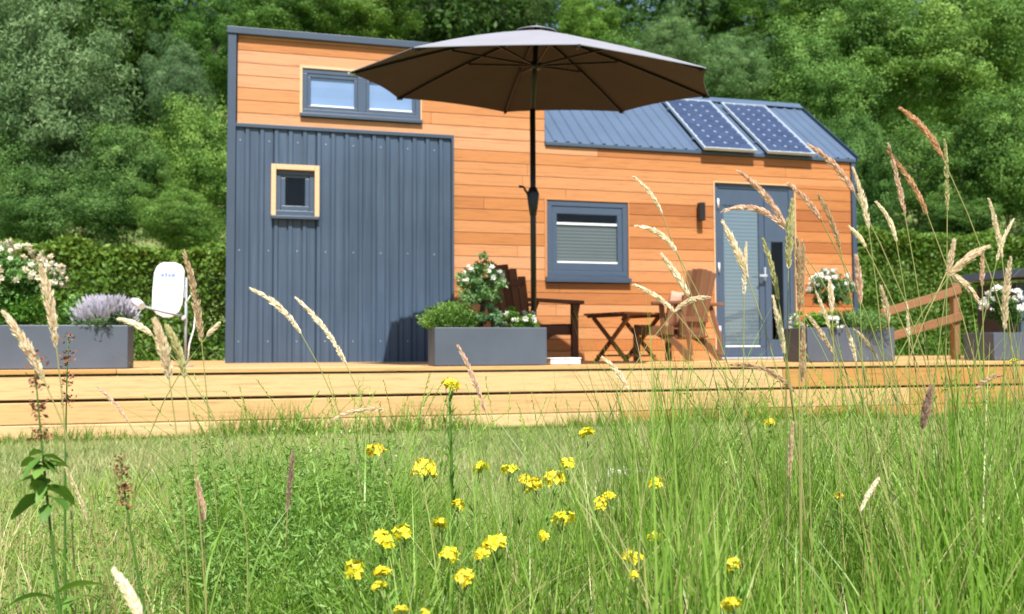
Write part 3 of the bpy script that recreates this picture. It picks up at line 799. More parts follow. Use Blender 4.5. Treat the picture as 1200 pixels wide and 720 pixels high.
def plant(name, label, x, y, z, parts, cat='plant', group=None):
    """parts: list of (part name, mesh, material, loc, scale, colour)"""
    root = empty(name, house_pt(x, y, z), random.random() * 6, label, cat, group)
    for (pn, me, mt, loc, sc, col) in parts:
        o = link_mesh(pn, me, M[mt], root); o.location = loc; o.scale = sc; o.color = (*col, 1)
    return root

def stem_mesh(h, r=.012, lean=.01):
    b = MB(); b.tube([(0, 0, -.05), (lean, 0, h * .5), (0, 0, h)], [r, r * .9, r * .7], 8)
    for k in range(6):
        a = k * 1.05; b.tube([(0, 0, h * .92), (.09 * math.cos(a), .09 * math.sin(a), h + .07)], [r * .5, r * .2], 5)
    me = bpy.data.meshes.new('stem'); me.from_pydata(b.v, [], b.f); return me

def blossom_mesh(name, seed, axes, n, size, up=True, petals=6):
    """small round blossoms spread over a dome, each of several petals"""
    g = np.random.default_rng(seed); A = Acc()
    d = rand_dirs(n, g)
    if up: d[:, 2] = np.abs(d[:, 2]) * .9 - .15
    d[:, 1] -= .25; d = unit(d)
    for i in range(n):
        c = d[i] * np.asarray(axes) * (.92 + .14 * g.random()); s = size * (.7 + .6 * g.random())
        nn = unit(d[i] + .4 * g.normal(size=3)); u = unit(np.cross(nn, [0.3, .2, 1])); w = np.cross(nn, u)
        P, Ax, Sx = [], [], []
        for ring, kk in ((1.0, petals), (.5, petals - 2)):
            for k in range(kk):
                a = 2 * math.pi * k / kk + ring
                r_ = u * math.cos(a) + w * math.sin(a); t_ = -u * math.sin(a) + w * math.cos(a)
                ax = unit(r_ * ring + nn * (1.15 - ring)); P.append(c + ax * s * .5 + nn * s * .1); Ax.append(ax); Sx.append(t_)
        P = np.array(P); v, q = leaf_arrays(P, np.array(Ax), np.array(Sx), np.full(len(P), s * .55), np.full(len(P), s * .42))
        A.add(v, q, np.clip(.5 + .5 * (g.random() - .4) + .2 * (g.random(len(q)) - .5), 0, 1))
    return A.mesh(name)

def bush_mesh(name, seed, axes, n_cl, n_per, clump, L, ratio, bias=(0, 0, .4), shell=.35):
    g = np.random.default_rng(seed)
    P, ids, d = crown_points(g, axes, n_cl, n_per, clump, shell)
    v, q = leaves_at(P, L, ratio, g, d * .6 + np.array(bias))
    ct = g.random(n_cl)[ids]
    return np_mesh(name, v, q, np.clip(.5 + (ct - .5) * .5 + (g.random(len(P)) - .5) * .5, 0, 1))

def spiky_mesh(name, seed, rx, ry, h, n, w, spread=.5, heads=False):
    """upright narrow shoots, e.g. lavender or rosemary"""
    g = np.random.default_rng(seed); A = Acc()
    x = g.uniform(-1, 1, n) * rx; y = g.uniform(-1, 1, n) * ry
    dome = np.sqrt(np.clip(1 - .75 * (x / rx) ** 2, .05, 1))
    hh = h * dome * (.65 + .45 * g.random(n))
    tip = np.stack([x * (1 + spread) + g.normal(0, .02, n), y * (1 + spread) + g.normal(0, .02, n), hh], -1); base = np.stack([x * .7, y * .7, np.zeros(n)], -1)
    ax = unit(tip - base); S = unit(np.cross(ax, rand_dirs(n, g)))
    if heads:
        Lh = np.full(n, .028) * (.7 + .6 * g.random(n)); v, q = leaf_arrays(tip, ax, S, Lh, np.full(n, w)); A.add(v, q, g.random(n))
        v, q = leaf_arrays(tip, ax, unit(np.cross(ax, S)), Lh, np.full(n, w)); A.add(v, q, g.random(n))
    else:
        ln = np.linalg.norm(tip - base, axis=1)
        v, q = leaf_arrays((tip + base) / 2, ax, S, ln / 2, np.full(n, w * .5)); A.add(v, q, g.random(n))
        for k in range(7):
            f = .3 + .7 * g.random(n)
            P = base + (tip - base) * f[:, None]; a2 = unit(ax * .7 + rand_dirs(n, g)); v, q = leaf_arrays(P + a2 * .012, a2, unit(np.cross(a2, rand_dirs(n, g))), np.full(n, .016), np.full(n, w)); A.add(v, q, g.random(n))
    return A.mesh(name)

ball = bush_mesh('leaves', 41, (.185, .185, .155), 60, 55, .28, .035, .42)
stemS = stem_mesh(.25)
PZ = .26
# middle planter
plant('standard_rose', 'ball headed bush with a few white flowers in the middle planter', 1.96, -2.755, PZ - .01, [
    ('leaves', ball, 'leaf_grey', (0, 0, .405), (1, 1, 1.05), (1.35, 1.4, 1.35)), ('stem', stemS, 'bark', (0, 0, 0), (1, 1, 1), (1, 1, 1)),
    ('blossoms', blossom_mesh('blossoms', 42, (.18, .18, .155), 26, .022), 'white_petal', (0, 0, .415), (1, 1, 1), (1, 1, 1))], 'bush')
plant('herb_plant', 'yellow green upright herb at the left end of the middle planter', 1.715, -2.755, PZ - .01, [
    ('leaves', spiky_mesh('leaves', 43, .155, .09, .24, 700, .005), 'weed', (0, 0, 0), (1, 1, 1), (1, 1, 1))])
plant('silver_plant', 'blue grey leafy plant under the ball headed bush', 2.03, -2.80, PZ - .01, [
    ('leaves', bush_mesh('leaves', 44, (.10, .08, .10), 26, 40, .3, .03, .4), 'leaf_grey', (0, 0, .10), (1, 1, 1), (1.1, 1.25, 1.5))])
plant('daisy_plant', 'fresh green plant with white daisies in front of the parasol pole', 2.275, -2.755, PZ - .01, [
    ('leaves', bush_mesh('leaves', 45, (.155, .085, .10), 40, 45, .3, .035, .35), 'hedge', (0, 0, .10), (1, 1, 1), (1, 1.1, 1)),
    ('blossoms', blossom_mesh('blossoms', 46, (.15, .10, .13), 13, .026), 'white_petal', (.0, 0, .10), (1, 1, 1), (1, 1, 1))], 'flower')
# left planter
plant('rose_bush', 'large domed rose bush covered in cream and pink flowers at the left edge', -1.50, -2.55, PZ, [
    ('leaves', bush_mesh('leaves', 47, (.42, .32, .26), 90, 60, .25, .045, .42), 'leaf', (0, 0, .36), (1, 1, 1), (1.5, 1.5, 1.7)),
    ('stem', stem_mesh(.35, .014), 'bark', (0, 0, 0), (1, 1, 1), (1, 1, 1)),
    ('blossoms', blossom_mesh('blossoms', 48, (.41, .33, .27), 260, .024), 'rose_petal', (0, 0, .375), (1, 1, 1), (1, 1, 1))], 'bush')
plant('green_bush', 'bright green low bush under the domed rose bush', -1.33, -2.60, PZ, [
    ('leaves', bush_mesh('leaves', 49, (.34, .11, .15), 80, 60, .3, .03, .3), 'hedge', (0, 0, .14), (1, 1, 1), (1.0, 1.25, 1.2))])
plant('leafy_plant', 'dark leafy plant between the green bush and the lavender', -1.03, -2.50, PZ, [
    ('leaves', bush_mesh('leaves', 50, (.11, .09, .17), 34, 36, .3, .045, .42), 'leaf', (0, 0, .16), (1, 1, 1), (1.7, 1.7, 1.9))])
plant('lavender_plant', 'pale purple lavender mound at the right end of the left planter', -.80, -2.56, PZ, [
    ('leaves', spiky_mesh('leaves', 51, .14, .10, .15, 420, .004), 'leaf_grey', (0, 0, 0), (1, 1, 1), (1, 1, 1.2)),
    ('blossoms', spiky_mesh('blossoms', 52, .16, .12, .24, 1100, .008, .15, True), 'lavender', (0, 0, 0), (1, 1, 1), (1, 1, 1))], 'flower')
# right planter
plant('standard_rose', 'ball headed bush full of white flowers beside the right corner of the house', 5.42, -2.30, PZ, [
    ('leaves', ball, 'leaf_grey', (0, 0, .42), (1.05, 1.05, 1.0), (.9, 1.0, .9)), ('stem', stemS, 'bark', (0, 0, 0), (1, 1, 1), (1, 1, 1)),
    ('blossoms', blossom_mesh('blossoms', 53, (.19, .19, .16), 46, .030), 'white_petal', (0, 0, .43), (1, 1, 1), (1, 1, 1))], 'bush')
plant('daisy_plant', 'low green plant with white flowers at the left end of the right planter', 5.22, -2.34, PZ, [
    ('leaves', bush_mesh('leaves', 54, (.24, .12, .11), 60, 45, .3, .032, .35), 'hedge', (0, 0, .09), (1, 1, 1), (1.1, 1.3, 1.2)),
    ('blossoms', blossom_mesh('blossoms', 55, (.24, .13, .12), 34, .024), 'white_petal', (0, 0, .08), (1, 1, 1), (1, 1, 1))], 'flower')
plant('herb_plant', 'grey green herb at the right end of the right planter', 5.68, -2.30, PZ, [
    ('leaves', spiky_mesh('leaves', 56, .24, .13, .22, 700, .0045), 'leaf_grey', (0, 0, 0), (1, 1, 1), (1.2, 1.35, 1.0))])
plant('white_rose', 'white flowering shrub at the right edge beside the dark cabinet', 7.36, -2.32, .22, [
    ('leaves', bush_mesh('leaves', 57, (.22, .18, .18), 50, 45, .28, .04, .42), 'leaf', (0, 0, .28), (1, 1, 1), (.8, .9, 1)),
    ('blossoms', blossom_mesh('blossoms', 58, (.21, .18, .19), 46, .036), 'white_petal', (0, 0, .30), (1, 1, 1), (1, 1, 1))], 'bush')

# dark garden cabinet with a sloping lid, mostly outside the frame
def make_cabinet():
    root = empty('garden_cabinet', house_pt(8.55, -1.4, 0), YAW, 'dark charcoal garden cabinet with overhanging sloped lid, cut off by the right edge', 'cabinet')
    b = MB(); b.box(-.42, .8, -.28, .3, .01, .82); b.build('cabinet_body', M['charcoal'], root, .008)
    l = MB(); l.prism([(-.62, .86), (.9, .93), (.9, 1.0), (-.50, .96)], 1, -.42, .42); l.build('lid', M['charcoal'], root, .01)
    s = MB()
    for k in range(4): s.box(-.40, .78, -.300, -.282, .10 + k * .17, .235 + k * .17)
    s.build('slats', M['trim'], root, .004)
make_cabinet()

# ------------------------------------------------------------------ satellite style antenna
def make_antenna():
    y = -1.92
    root = empty('satellite_dish', house_pt(-.292, y, 0), YAW, 'white flat rounded satellite dish on a thin pole beside the left planter', 'satellite dish')
    out = []
    w, h, cx, cz = .118, .222, -.133, .613
    prof = [(-.45, 1.0), (.35, 1.0), (.78, .90), (.98, .70), (1.0, .2), (.98, -.50), (.80, -.78), (.35, -.99), (-.15, -1.0), (-.62, -.88), (-.97, -.66), (-1.0, 0), (-.97, .62), (-.82, .86)]
    outl = [(cx + a * w + .012 * b, cz + b * h) for a, b in prof]
    b = MB(); b.prism(outl, 1, -.055, -.030); d = b.build('dish', M['white_plastic'], root, .010)
    bk = MB(); bk.box(cx - .03, cx + .13, -.029, -.004, cz - .06, cz + .04); bk.build('bracket', M['grey_plastic'], root, .004)
    lg = MB(); x = cx - .055
    for k, (ww, hh) in enumerate(((.026, .026), (.020, .034), (.022, .024), (.030, .026))):
        lg.box(x, x + ww, -.0565, -.0555, cz + .105, cz + .105 + hh); x += ww + .004
    lg.box(cx - .02, cx + .03, -.0565, -.0555, cz + .150, cz + .156)
    lg.build('logo', M['mark'], d)
    p = MB(); p.tube([(0, 0, .0), (0, 0, .72)], .011, 10); p.tube([(0, 0, 0), (0, 0, .012)], .06, 14); p.build('pole', M['grey_plastic'], root)
    a = MB(); a.tube([(-.02, -.04, .405), (-.15, -.14, .43), (-.31, -.30, .475)], .010, 8); a.build('arm', M['grey_plastic'], root)
    l = MB(); l.tube([(-.30, -.32, .470), (-.335, -.27, .498), (-.375, -.21, .515)], [.030, .032, .026], 12); l.build('receiver', M['white_plastic'], root)
    c = MB(); c.tube([(.005, -.01, .52), (.035, -.01, .575), (.065, -.01, .54), (.078, -.01, .45), (.062, -.01, .30), (.03, -.01, .18), (.018, -.01, .02)], .006, 8); c.build('cable', M['white_plastic'], root)
    ft = MB(); ft.tube([(-.01, -.02, .40), (-.02, -.05, .385)], [.014, .014], 8); ft.build('clamp', M['white_plastic'], root)
make_antenna()

# ------------------------------------------------------------------ garden chairs, table, cushion, box
def make_chair(x, y, rz, mat, label, front=.47):
    """low slatted garden armchair facing its own +x"""
    root = empty('garden_chair', house_pt(x, y, 0), YAW + rz, label, 'chair', 'wooden garden chairs')
    g = random.Random(int(x * 100))
    if front < .3: root.scale = (.86, 1, 1)
    s = MB()
    for k in range(6):
        xa = .36 - k * .105; za = .355 - k * .022
        s.bar((xa, -.27, za), (xa, .27, za), .092, .022, (0.2, 0, 1), g.random())
    s.bar((.415, -.275, .325), (.415, .275, .325), .022, .10, (0, 0, 1), .4); s.build('seat', M[mat], root, .004)
    b = MB()
    for k in range(6):
        yy = (k - 2.5) * .094; h = .70 - (.028 if front > .3 else .006) * abs(k - 2.5) ** 1.7
        a0 = Vector((-.16, yy * .86, .25)); a1 = a0 + Vector((-.17 * h / .70, yy * .14, h * .97))
        b.bar(a0, a1, .074, .020, (1, 0, .4), g.random(), .084)
        nrm = Vector((1, 0, .4)).normalized()
    b.bar((-.215, -.25, .42), (-.215, .25, .42), .03, .05, (0, 0, 1), .3); b.bar((-.295, -.25, .74), (-.295, .25, .74), .025, .05, (0, 0, 1), .3) if front > .3 else None
    b.build('backrest', M[mat], root, .006)
    for sy in (-1, 1):
        a = MB(); yy = sy * .335
        fx = front; a.prism([(fx, yy - .045), (fx, yy + .045), (fx - .03, yy + .065), (fx - .2, yy + .06), (-.36, yy + .035), (-.36, yy - .035), (fx - .2, yy - .06), (fx - .03, yy - .065)], 2, .566, .598, .6)
        a.build('armrest', M[mat], root, .005)
        l = MB()
        if front > .3:
            l.box(.32, .415, yy - .014, yy + .014, 0.004, .565, .4); l.prism([(.30, .564), (.43, .564), (.39, .44), (.345, .44)], 1, yy + sy * .016 - .012, yy + sy * .016 + .012, .4)
        else:
            l.box(.33, .405, sy * .30 - .018, sy * .30 + .018, 0.004, .262, .4)
            p_ = MB(); p_.bar((front - .10, yy * .97, .565), (-.02, yy * .93, .27), .03, .055, (1, 0, 0), .4); p_.build('arm_post', M[mat], root, .003)
        l.build('leg', M[mat], root, .004)
        ap = MB(); ap.box(-.14, .405, sy * .305 - .012, sy * .305 + .012, .263, .352, .35); ap.build('apron', M[mat], root, .004)
        l = MB(); yi = sy * .29
        l.prism([(.10, .262), (-.10, .262), (-.26, .16), (-.40, .004), (-.31, .004), (-.14, .16)], 1, yi - .013, yi + .013, .3); l.build('leg', M[mat], root, .004)
        l = MB(); l.bar((-.20, yy, .57), (-.33, yy * .9, .28), .03, .05, (1, 0, 0), .4); l.bar((-.33, yy * .9, .30), (-.36, yy * .86, .06), .03, .05, (1, 0, 0), .4); l.build('arm_bracket', M[mat], root, .003)
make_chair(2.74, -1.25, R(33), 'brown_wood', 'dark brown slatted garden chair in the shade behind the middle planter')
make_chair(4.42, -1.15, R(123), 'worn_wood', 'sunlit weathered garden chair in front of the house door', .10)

def make_cushion():
    g = 14; v = []; 
    root_loc = house_pt(4.42, -1.15, 0)
    me_v, me_f = [], []
    for s_ in (-1, 1):
        for i in range(g + 1):
            for j in range(g + 1):
                u, w = i / g * 2 - 1, j / g * 2 - 1
                th = .055 * (max(0, (1 - u ** 4) * (1 - w ** 4))) ** .5
                k = 1 - .06 * (u * u * w * w) + .0
                me_v.append((s_ * th, u * .19 * (1 - .05 * (1 - w * w)), w * .19 * (1 - .05 * (1 - u * u))))
    n = (g + 1) ** 2
    for i in range(g):
        for j in range(g):
            a = i * (g + 1) + j
            me_f.append((a, a + 1, a + g + 2, a + g + 1)); me_f.append((n + a, n + a + g + 1, n + a + g + 2, n + a + 1))
    me = bpy.data.meshes.new('cushion'); me.from_pydata(me_v, [], me_f); me.polygons.foreach_set('use_smooth', np.ones(len(me_f), dtype=bool)); me.update()
    o = link_mesh('cushion', me, M['cushion'])
    ang = YAW + R(123); ca, sa = math.cos(ang), math.sin(ang); lx, ly = -.075, .13
    o.location = (root_loc[0] + ca * lx - sa * ly, root_loc[1] + sa * lx + ca * ly, root_loc[2] + .515)
    o.rotation_euler = (0, R(-13), ang)
    tag(o, 'pale salmon cushion leaning on the backrest of the sunlit chair', 'cushion')
make_cushion()

def make_table():
    root = empty('folding_table', house_pt(3.88, -1.05, 0), YAW + R(20), 'small brown folding slatted table with crossed legs between the two chairs', 'table')
    t = MB(); g = random.Random(2)
    for k in range(7):
        yy = -.27 + k * .09; t.box(-.30, .30, yy - .038, yy + .038, .470, .490, g.random())
    t.box(-.26, -.22, -.305, .305, .445, .469, .4); t.box(.22, .26, -.305, .305, .445, .469, .4)
    t.build('tabletop', M['table_wood'], root, .004)
    for sx in (-1, 1):
        for sy in (-1, 1):
            l = MB(); xx = sx * .20 + sy * .013
            l.bar((xx, -.25 * sy, .445), (xx, .25 * sy, .004), .028, .042, (1, 0, 0), .5); l.build('leg', M['table_wood'], root, .003)
    c = MB(); c.bar((-.20, .215, .06), (.20, .215, .06), .03, .02, (0, 0, 1)); c.bar((-.20, -.215, .06), (.20, -.215, .06), .03, .02, (0, 0, 1)); c.build('stretcher', M['table_wood'], root, .003)
make_table()

def make_box():
    root = empty('storage_box', house_pt(2.71, -2.62, 0), YAW, 'small white box on the deck at the right end of the middle planter', 'box')
    b = MB(); b.box(-.17, .085, -.10, .10, .004, .045); b.build('box_body', M['white_plastic'], root, .006)
    l = MB(); l.box(-.176, .091, -.106, .106, .046, .058); l.build('lid', M['white_plastic'], root, .005)
make_box()

# ------------------------------------------------------------------ sloping wooden railing on the right
def make_railing():
    y = -1.72
    root = empty('wooden_railing', house_pt(7.29, y, 0), YAW, 'reddish wooden railing of two sloping boards in front of the right hedge', 'railing')
    p = MB(); p.box(-.035, .035, -.035, .035, .004, .80); p.build('post', M['rail_wood'], root, .006)
    p = MB(); p.box(-.92, -.85, -.03, .03, .004, .46); p.build('post', M['rail_wood'], root, .006)
    for z0, z1 in ((.475, .735), (.215, .455)):
        b = MB(); b.bar((-.93, -.05, z0), (.04, -.05, z1), .024, .085, (0, 0, 1), random.random()); b.build('rail', M['rail_wood'], root, .004)
make_railing()

# ------------------------------------------------------------------ grass
def blades(g, x, y, h, w, lean, nseg=4, curve=1.6, z0=0.0, tone=None, tipfrac=.1):
    n = len(x); a = g.uniform(0, 2 * np.pi, n); ld = np.stack([np.cos(a), np.sin(a), np.zeros(n)], -1)
    b = g.uniform(0, 2 * np.pi, n); sd = np.stack([np.cos(b), np.sin(b), np.zeros(n)], -1)
    base = np.stack([x, y, np.full(n, z0) if np.isscalar(z0) else z0], -1)
    V = np.empty((n, nseg + 1, 2, 3))
    for k in range(nseg + 1):
        f = k / nseg; ww = w * (1 - (1 - tipfrac) * f ** 1.5) * .5
        p = base + ld * (lean * h * f ** curve)[:, None] + np.stack([0 * h, 0 * h, h * (f - .28 * lean * f ** (curve + .6))], -1)
        V[:, k, 0] = p - sd * ww[:, None]; V[:, k, 1] = p + sd * ww[:, None]
    idx = np.arange(n)[:, None] * (2 * (nseg + 1)); q = []
    for k in range(nseg): q.append(np.stack([idx[:, 0] + 2 * k, idx[:, 0] + 2 * k + 1, idx[:, 0] + 2 * k + 3, idx[:, 0] + 2 * k + 2], -1))
    Q = np.stack(q, 1).reshape(-1, 4)
    t = np.repeat(tone if tone is not None else g.random(n), nseg)
    return V.reshape(-1, 3), Q, t

def wedge(g, n, d0, d1, t0, t1, power=1.0):
    """points between distances d0..d1 and lateral slopes t0..t1"""
    d = np.sqrt(d0 ** 2 + (d1 ** 2 - d0 ** 2) * g.random(n) ** power); return d * g.uniform(t0, t1, n), d

def make_grass():
    g = np.random.default_rng(77)
    # mown lawn
    A = Acc(); x, y = wedge(g, 90000, 2.6, 8.6, -.75, .75)
    c = y * math.cos(YAW) - x * math.sin(YAW); k = c < 6.98; x, y = x[k], y[k]; n = len(x)
    patch = .5 + .25 * np.sin(x * 1.3 + y * .7) + .2 * np.sin(x * 3.1 - y * 2.3 + 1)
    v, q, t = blades(g, x, y, g.uniform(.025, .065, n), g.uniform(.003, .006, n), g.uniform(.2, .9, n), 2, tone=np.clip(patch + g.normal(0, .22, n), 0, 1)); A.add(v, q, t)
    tag(link_mesh('lawn_grass', A.mesh('lawn_grass'), M['lawn']), 'short mown lawn between the deck and the meadow', 'grass', kind='stuff')
    # strip of longer grass along the deck
    A = Acc(); n = 6500; xs = g.uniform(-5, 9, n); ys = -2.90 - np.abs(g.normal(0, .10, n)); P = HO[None] + xs[:, None] * HE + ys[:, None] * HN
    hh = g.uniform(.06, .19, n) * (1 + .5 * np.sin(xs * 1.9) + .4 * np.sin(xs * 5.1))
    v, q, t = blades(g, P[:, 0], P[:, 1], np.maximum(.04, hh), g.uniform(.004, .008, n), g.uniform(.1, .7, n), 3, tone=g.random(n) * .2); A.add(v, q, t)
    tag(link_mesh('edge_grass', A.mesh('edge_grass'), M['grass']), 'strip of longer dark grass along the foot of the deck', 'grass', kind='stuff')
    # meadow in front
    A = Acc()
    def field(n, d0, d1, t0, t1, h0, h1, w0, w1, l0, l1, ta, tb, nseg=5, ck=None):
        x, y = wedge(g, n, d0, d1, t0, t1)
        clump = .72 + .28 * np.sin(x * 6.1 + 2 * np.sin(y * 4.3)) + .22 * np.sin(x * 13.7 - y * 9.1)
        h = g.uniform(h0, h1, n) * np.clip(clump, .45, 1.25)
        v, q, t = blades(g, x, y, h, g.uniform(w0, w1, n), g.uniform(l0, l1, n), nseg, tone=np.clip(g.uniform(ta, tb, n), 0, 1)); A.add(v, q, t)
    # left: thin, dry
    field(2400, 1.6, 3.2, -.68, -.26, .10, .27, .003, .0055, .05, .6, .72, 1.0)
    field(4200, 2.0, 4.2, -.70, -.28, .06, .17, .003, .006, .1, .9, .3, 1.0)
    # centre left clump
    field(3800, 1.6, 2.9, -.34, -.10, .20, .38, .003, .006, .2, .9, .0, .78)
    field(1300, 2.5, 3.6, -.36, -.06, .25, .40, .003, .005, .2, .9, .0, .95)
    # middle
    field(1300, 1.3, 1.8, -.16, .20, .10, .19, .003, .006, .1, .6, .05, .8)
    field(3000, 1.8, 3.1, -.14, .24, .13, .26, .003, .006, .1, .7, .05, .85)
    field(420, 1.8, 3.2, -.2, .28, .34, .52, .0022, .004, .1, .7, .05, .9, 6)
    # right: dense and tall
    field(3800, 1.45, 2.9, .16, .72, .26, .50, .0035, .0075, .05, .55, .0, .86)
    field(800, 1.35, 2.2, .2, .70, .25, .44, .005, .009, .05, .35, .1, .7)
    field(2300, 1.6, 3.2, .12, .75, .46, .74, .0028, .0052, .05, .5, .05, .95, 6)
    field(1200, 1.5, 2.9, .08, .7, .25, .56, .0024, .0042, .1, .7, .80, 1.0); field(450, 1.5, 2.8, -.3, .1, .16, .36, .0022, .004, .1, .9, .80, 1.0)
    field(90, 1.8, 2.6, -.27, -.12, .46, .66, .0028, .005, .3, .9, .1, .8, 7); field(70, 1.8, 2.6, -.1, .15, .44, .58, .0026, .0045, .1, .6, .1, .8, 7)
    field(950, 1.5, 2.5, .10, .72, .38, .64, .0035, .0066, .03, .35, .25, .78, 6); field(120, 1.6, 2.4, -.12, .12, .30, .46, .003, .0055, .03, .35, .25, .78, 6)
    # a little to each side so the meadow goes on
    field(2500, 1.2, 3.4, -1.2, -.68, .15, .35, .003, .006, .1, .8, .1, .95); field(3500, 1.2, 3.6, .7, 1.2, .2, .45, .003, .006, .1, .7, .0, .9)
    # tall fine green culms with little spikes
    for (n, t0, t1, h0, h1) in ((60, -.30, -.10, .45, .60), (42, -.1, .2, .40, .56), (150, .2, .60, .45, .66)):
        x, y = wedge(g, n, 1.9, 3.0, t0, t1); h = g.uniform(h0, h1, n); ln = g.uniform(.1, .55, n)
        st = g.bit_generator.state
        v, q, t = blades(g, x, y, h, np.full(n, .0026), ln, 7, 1.8, tone=g.uniform(.2, .7, n), tipfrac=.5); A.add(v, q, t)
        V = v.reshape(n, 8, 2, 3).mean(2)
        for s_ in range(26):
            f = 5 + 2 * s_ / 26; k = int(f); P = V[:, k] + (V[:, min(7, k + 1)] - V[:, k]) * (f - k); ax = unit(V[:, 7] - V[:, 5])
            a2 = unit(ax * 1.6 + rand_dirs(n, g)); v2, q2 = leaf_arrays(P + a2 * .004, a2, unit(np.cross(a2, rand_dirs(n, g))), np.full(n, .006), np.full(n, .0018)); A.add(v2, q2, g.uniform(.5, .8, n))
    tag(link_mesh('meadow_grass', A.mesh('meadow_grass'), M['grass']), 'tall wild meadow grass across the foreground', 'grass', kind='stuff')
    # leafy weeds matted into the grass, centre left
    A = Acc()
    for (n, d0, d1, t0, t1, hm) in ((300, 1.75, 2.9, -.35, -.12, .34), (120, 1.7, 2.6, -.14, .3, .17), (100, 1.7, 3, .3, .62, .25), (130, 1.8, 3.2, -.62, -.34, .12)):
        x, y = wedge(g, n, d0, d1, t0, t1); h = hm * g.uniform(.6, 1.15, n); m = 60
        f = g.random((n, m)); P = np.stack([x[:, None] + g.normal(0, .035, (n, m)), y[:, None] + g.normal(0, .035, (n, m)), h[:, None] * f ** .6], -1).reshape(-1, 3)
        v, q = leaves_at(P, .017, .22, g, np.array([0, 0, .35]), .6); A.add(v, q, np.clip(g.normal(.5, .25, len(q)), 0, 1))
    tag(link_mesh('meadow_weeds', A.mesh('meadow_weeds'), M['weed']), 'small leaved weeds matted into the meadow grass', 'weeds', kind='stuff')
    # little white clover in the lawn
    A = Acc()
    for k in range(26):
        p = at(g.uniform(700, 790), 0, g.uniform(4.1, 4.25)); c0 = np.array([p[0], p[1], .06 + .02 * g.random()])
        P = c0 + rand_dirs(14, g) * .012; v, q = leaves_at(P, .014, .4, g); A.add(v, q, g.random(len(q)))
    tag(link_mesh('clover_flowers', A.mesh('clover_flowers'), M['white_petal']), 'patch of tiny white clover flowers on the lawn', 'clover', kind='stuff')
make_grass()

# ------------------------------------------------------------------ tall grasses with seed heads
def bez(p0, p1, p2, n):
    t = np.linspace(0, 1, n)[:, None]; return (1 - t) ** 2 * p0 + 2 * t * (1 - t) * p1 + t ** 2 * p2

def seed_grass(tip, base, bulge, thick, D, col, label, seed, dt=0.0, n=150):
    g = np.random.default_rng(seed)
    T = at(tip[0], tip[1], D + dt); B = at(base[0], base[1], D)
    mid = (T + B) / 2; d = T - B; L = np.linalg.norm(d)
    side = np.array([-d[2], 0, d[0]]); side = side / max(1e-6, np.linalg.norm(side))
    if side[2] < 0: side = -side
    C1 = mid + side * bulge * L
    # root straight below, a little to the side the stem comes from
    t0 = B - C1; t0 = t0 / np.linalg.norm(t0)
    if t0[2] > -.55: t0 = np.array([t0[0] * .5, t0[1] * .5, -.8]); t0 = t0 / np.linalg.norm(t0)
    drop = B[2]; rx = B[0] + np.clip(t0[0] / max(.25, -t0[2]), -.5, .5) * drop * .45
    root_p = np.array([rx, B[1] + g.normal(0, .04), 0.0])
    k1 = B + t0 * drop * .5
    root = empty('grass_stalk', root_p, 0, label, 'grass stalk', 'tall grasses with seed heads')
    stem = bez(root_p, k1, B, 9)
    head = bez(B, C1, T, 24)
    r = thick * D / F * .5
    b = MB(); pts = list(stem - root_p) + list(head[1::3] - root_p)
    b.tube([Vector(p) for p in pts], list(np.linspace(.0014, .0010, 9)) + [.0008] * len(head[1::3]), 6, float(np.clip(.45 + .5 * g.random(), 0, 1)))
    b.build('stem', M['stem'], root)
    # spikelets pressed along the axis, thicker below the middle
    f = g.random(n) ** .9; i = np.minimum((f * 22).astype(int), 22); P = head[i] + (head[i + 1] - head[i]) * ((f * 22 - i)[:, None])
    ax = unit(head[i + 1] - head[i]); prof = np.sin(np.pi * np.clip(f * .86 + .12, 0, 1)) ** .7
    o = rand_dirs(n, g); o = unit(o - ax * (o * ax).sum(1)[:, None])
    lump = .7 + .45 * np.interp(f, np.linspace(0, 1, 12), g.random(12))
    rr = r * prof * lump * np.sqrt(g.random(n))
    a2 = unit(ax + o * .38 + rand_dirs(n, g) * .15); sl = np.clip(r * .7, .0026, .0052) * g.uniform(.6, 1.5, n)
    v, q = leaf_arrays(P + o * rr[:, None] - root_p, a2, unit(np.cross(a2, rand_dirs(n, g))), sl, sl * .24)
    h = link_mesh('seed_head', np_mesh('seed_head', v, q, g.random(n)), M['seed'], root); h.color = (*col, 1)
    # one or two long leaves low on the stalk
    lf = Acc(); m = 2
    for j in (2, 3):
        lf = Acc(); vv, qq, tt = blades(g, stem[j:j + 1, 0] - root_p[0], stem[j:j + 1, 1] - root_p[1], g.uniform(.15, .26, 1), np.full(1, .004), g.uniform(.5, 1.1, 1), 6, z0=stem[j:j + 1, 2], tone=g.uniform(.1, .7, 1)); lf.add(vv, qq, tt)
        link_mesh('leaf', lf.mesh('leaf'), M['grass'], root)

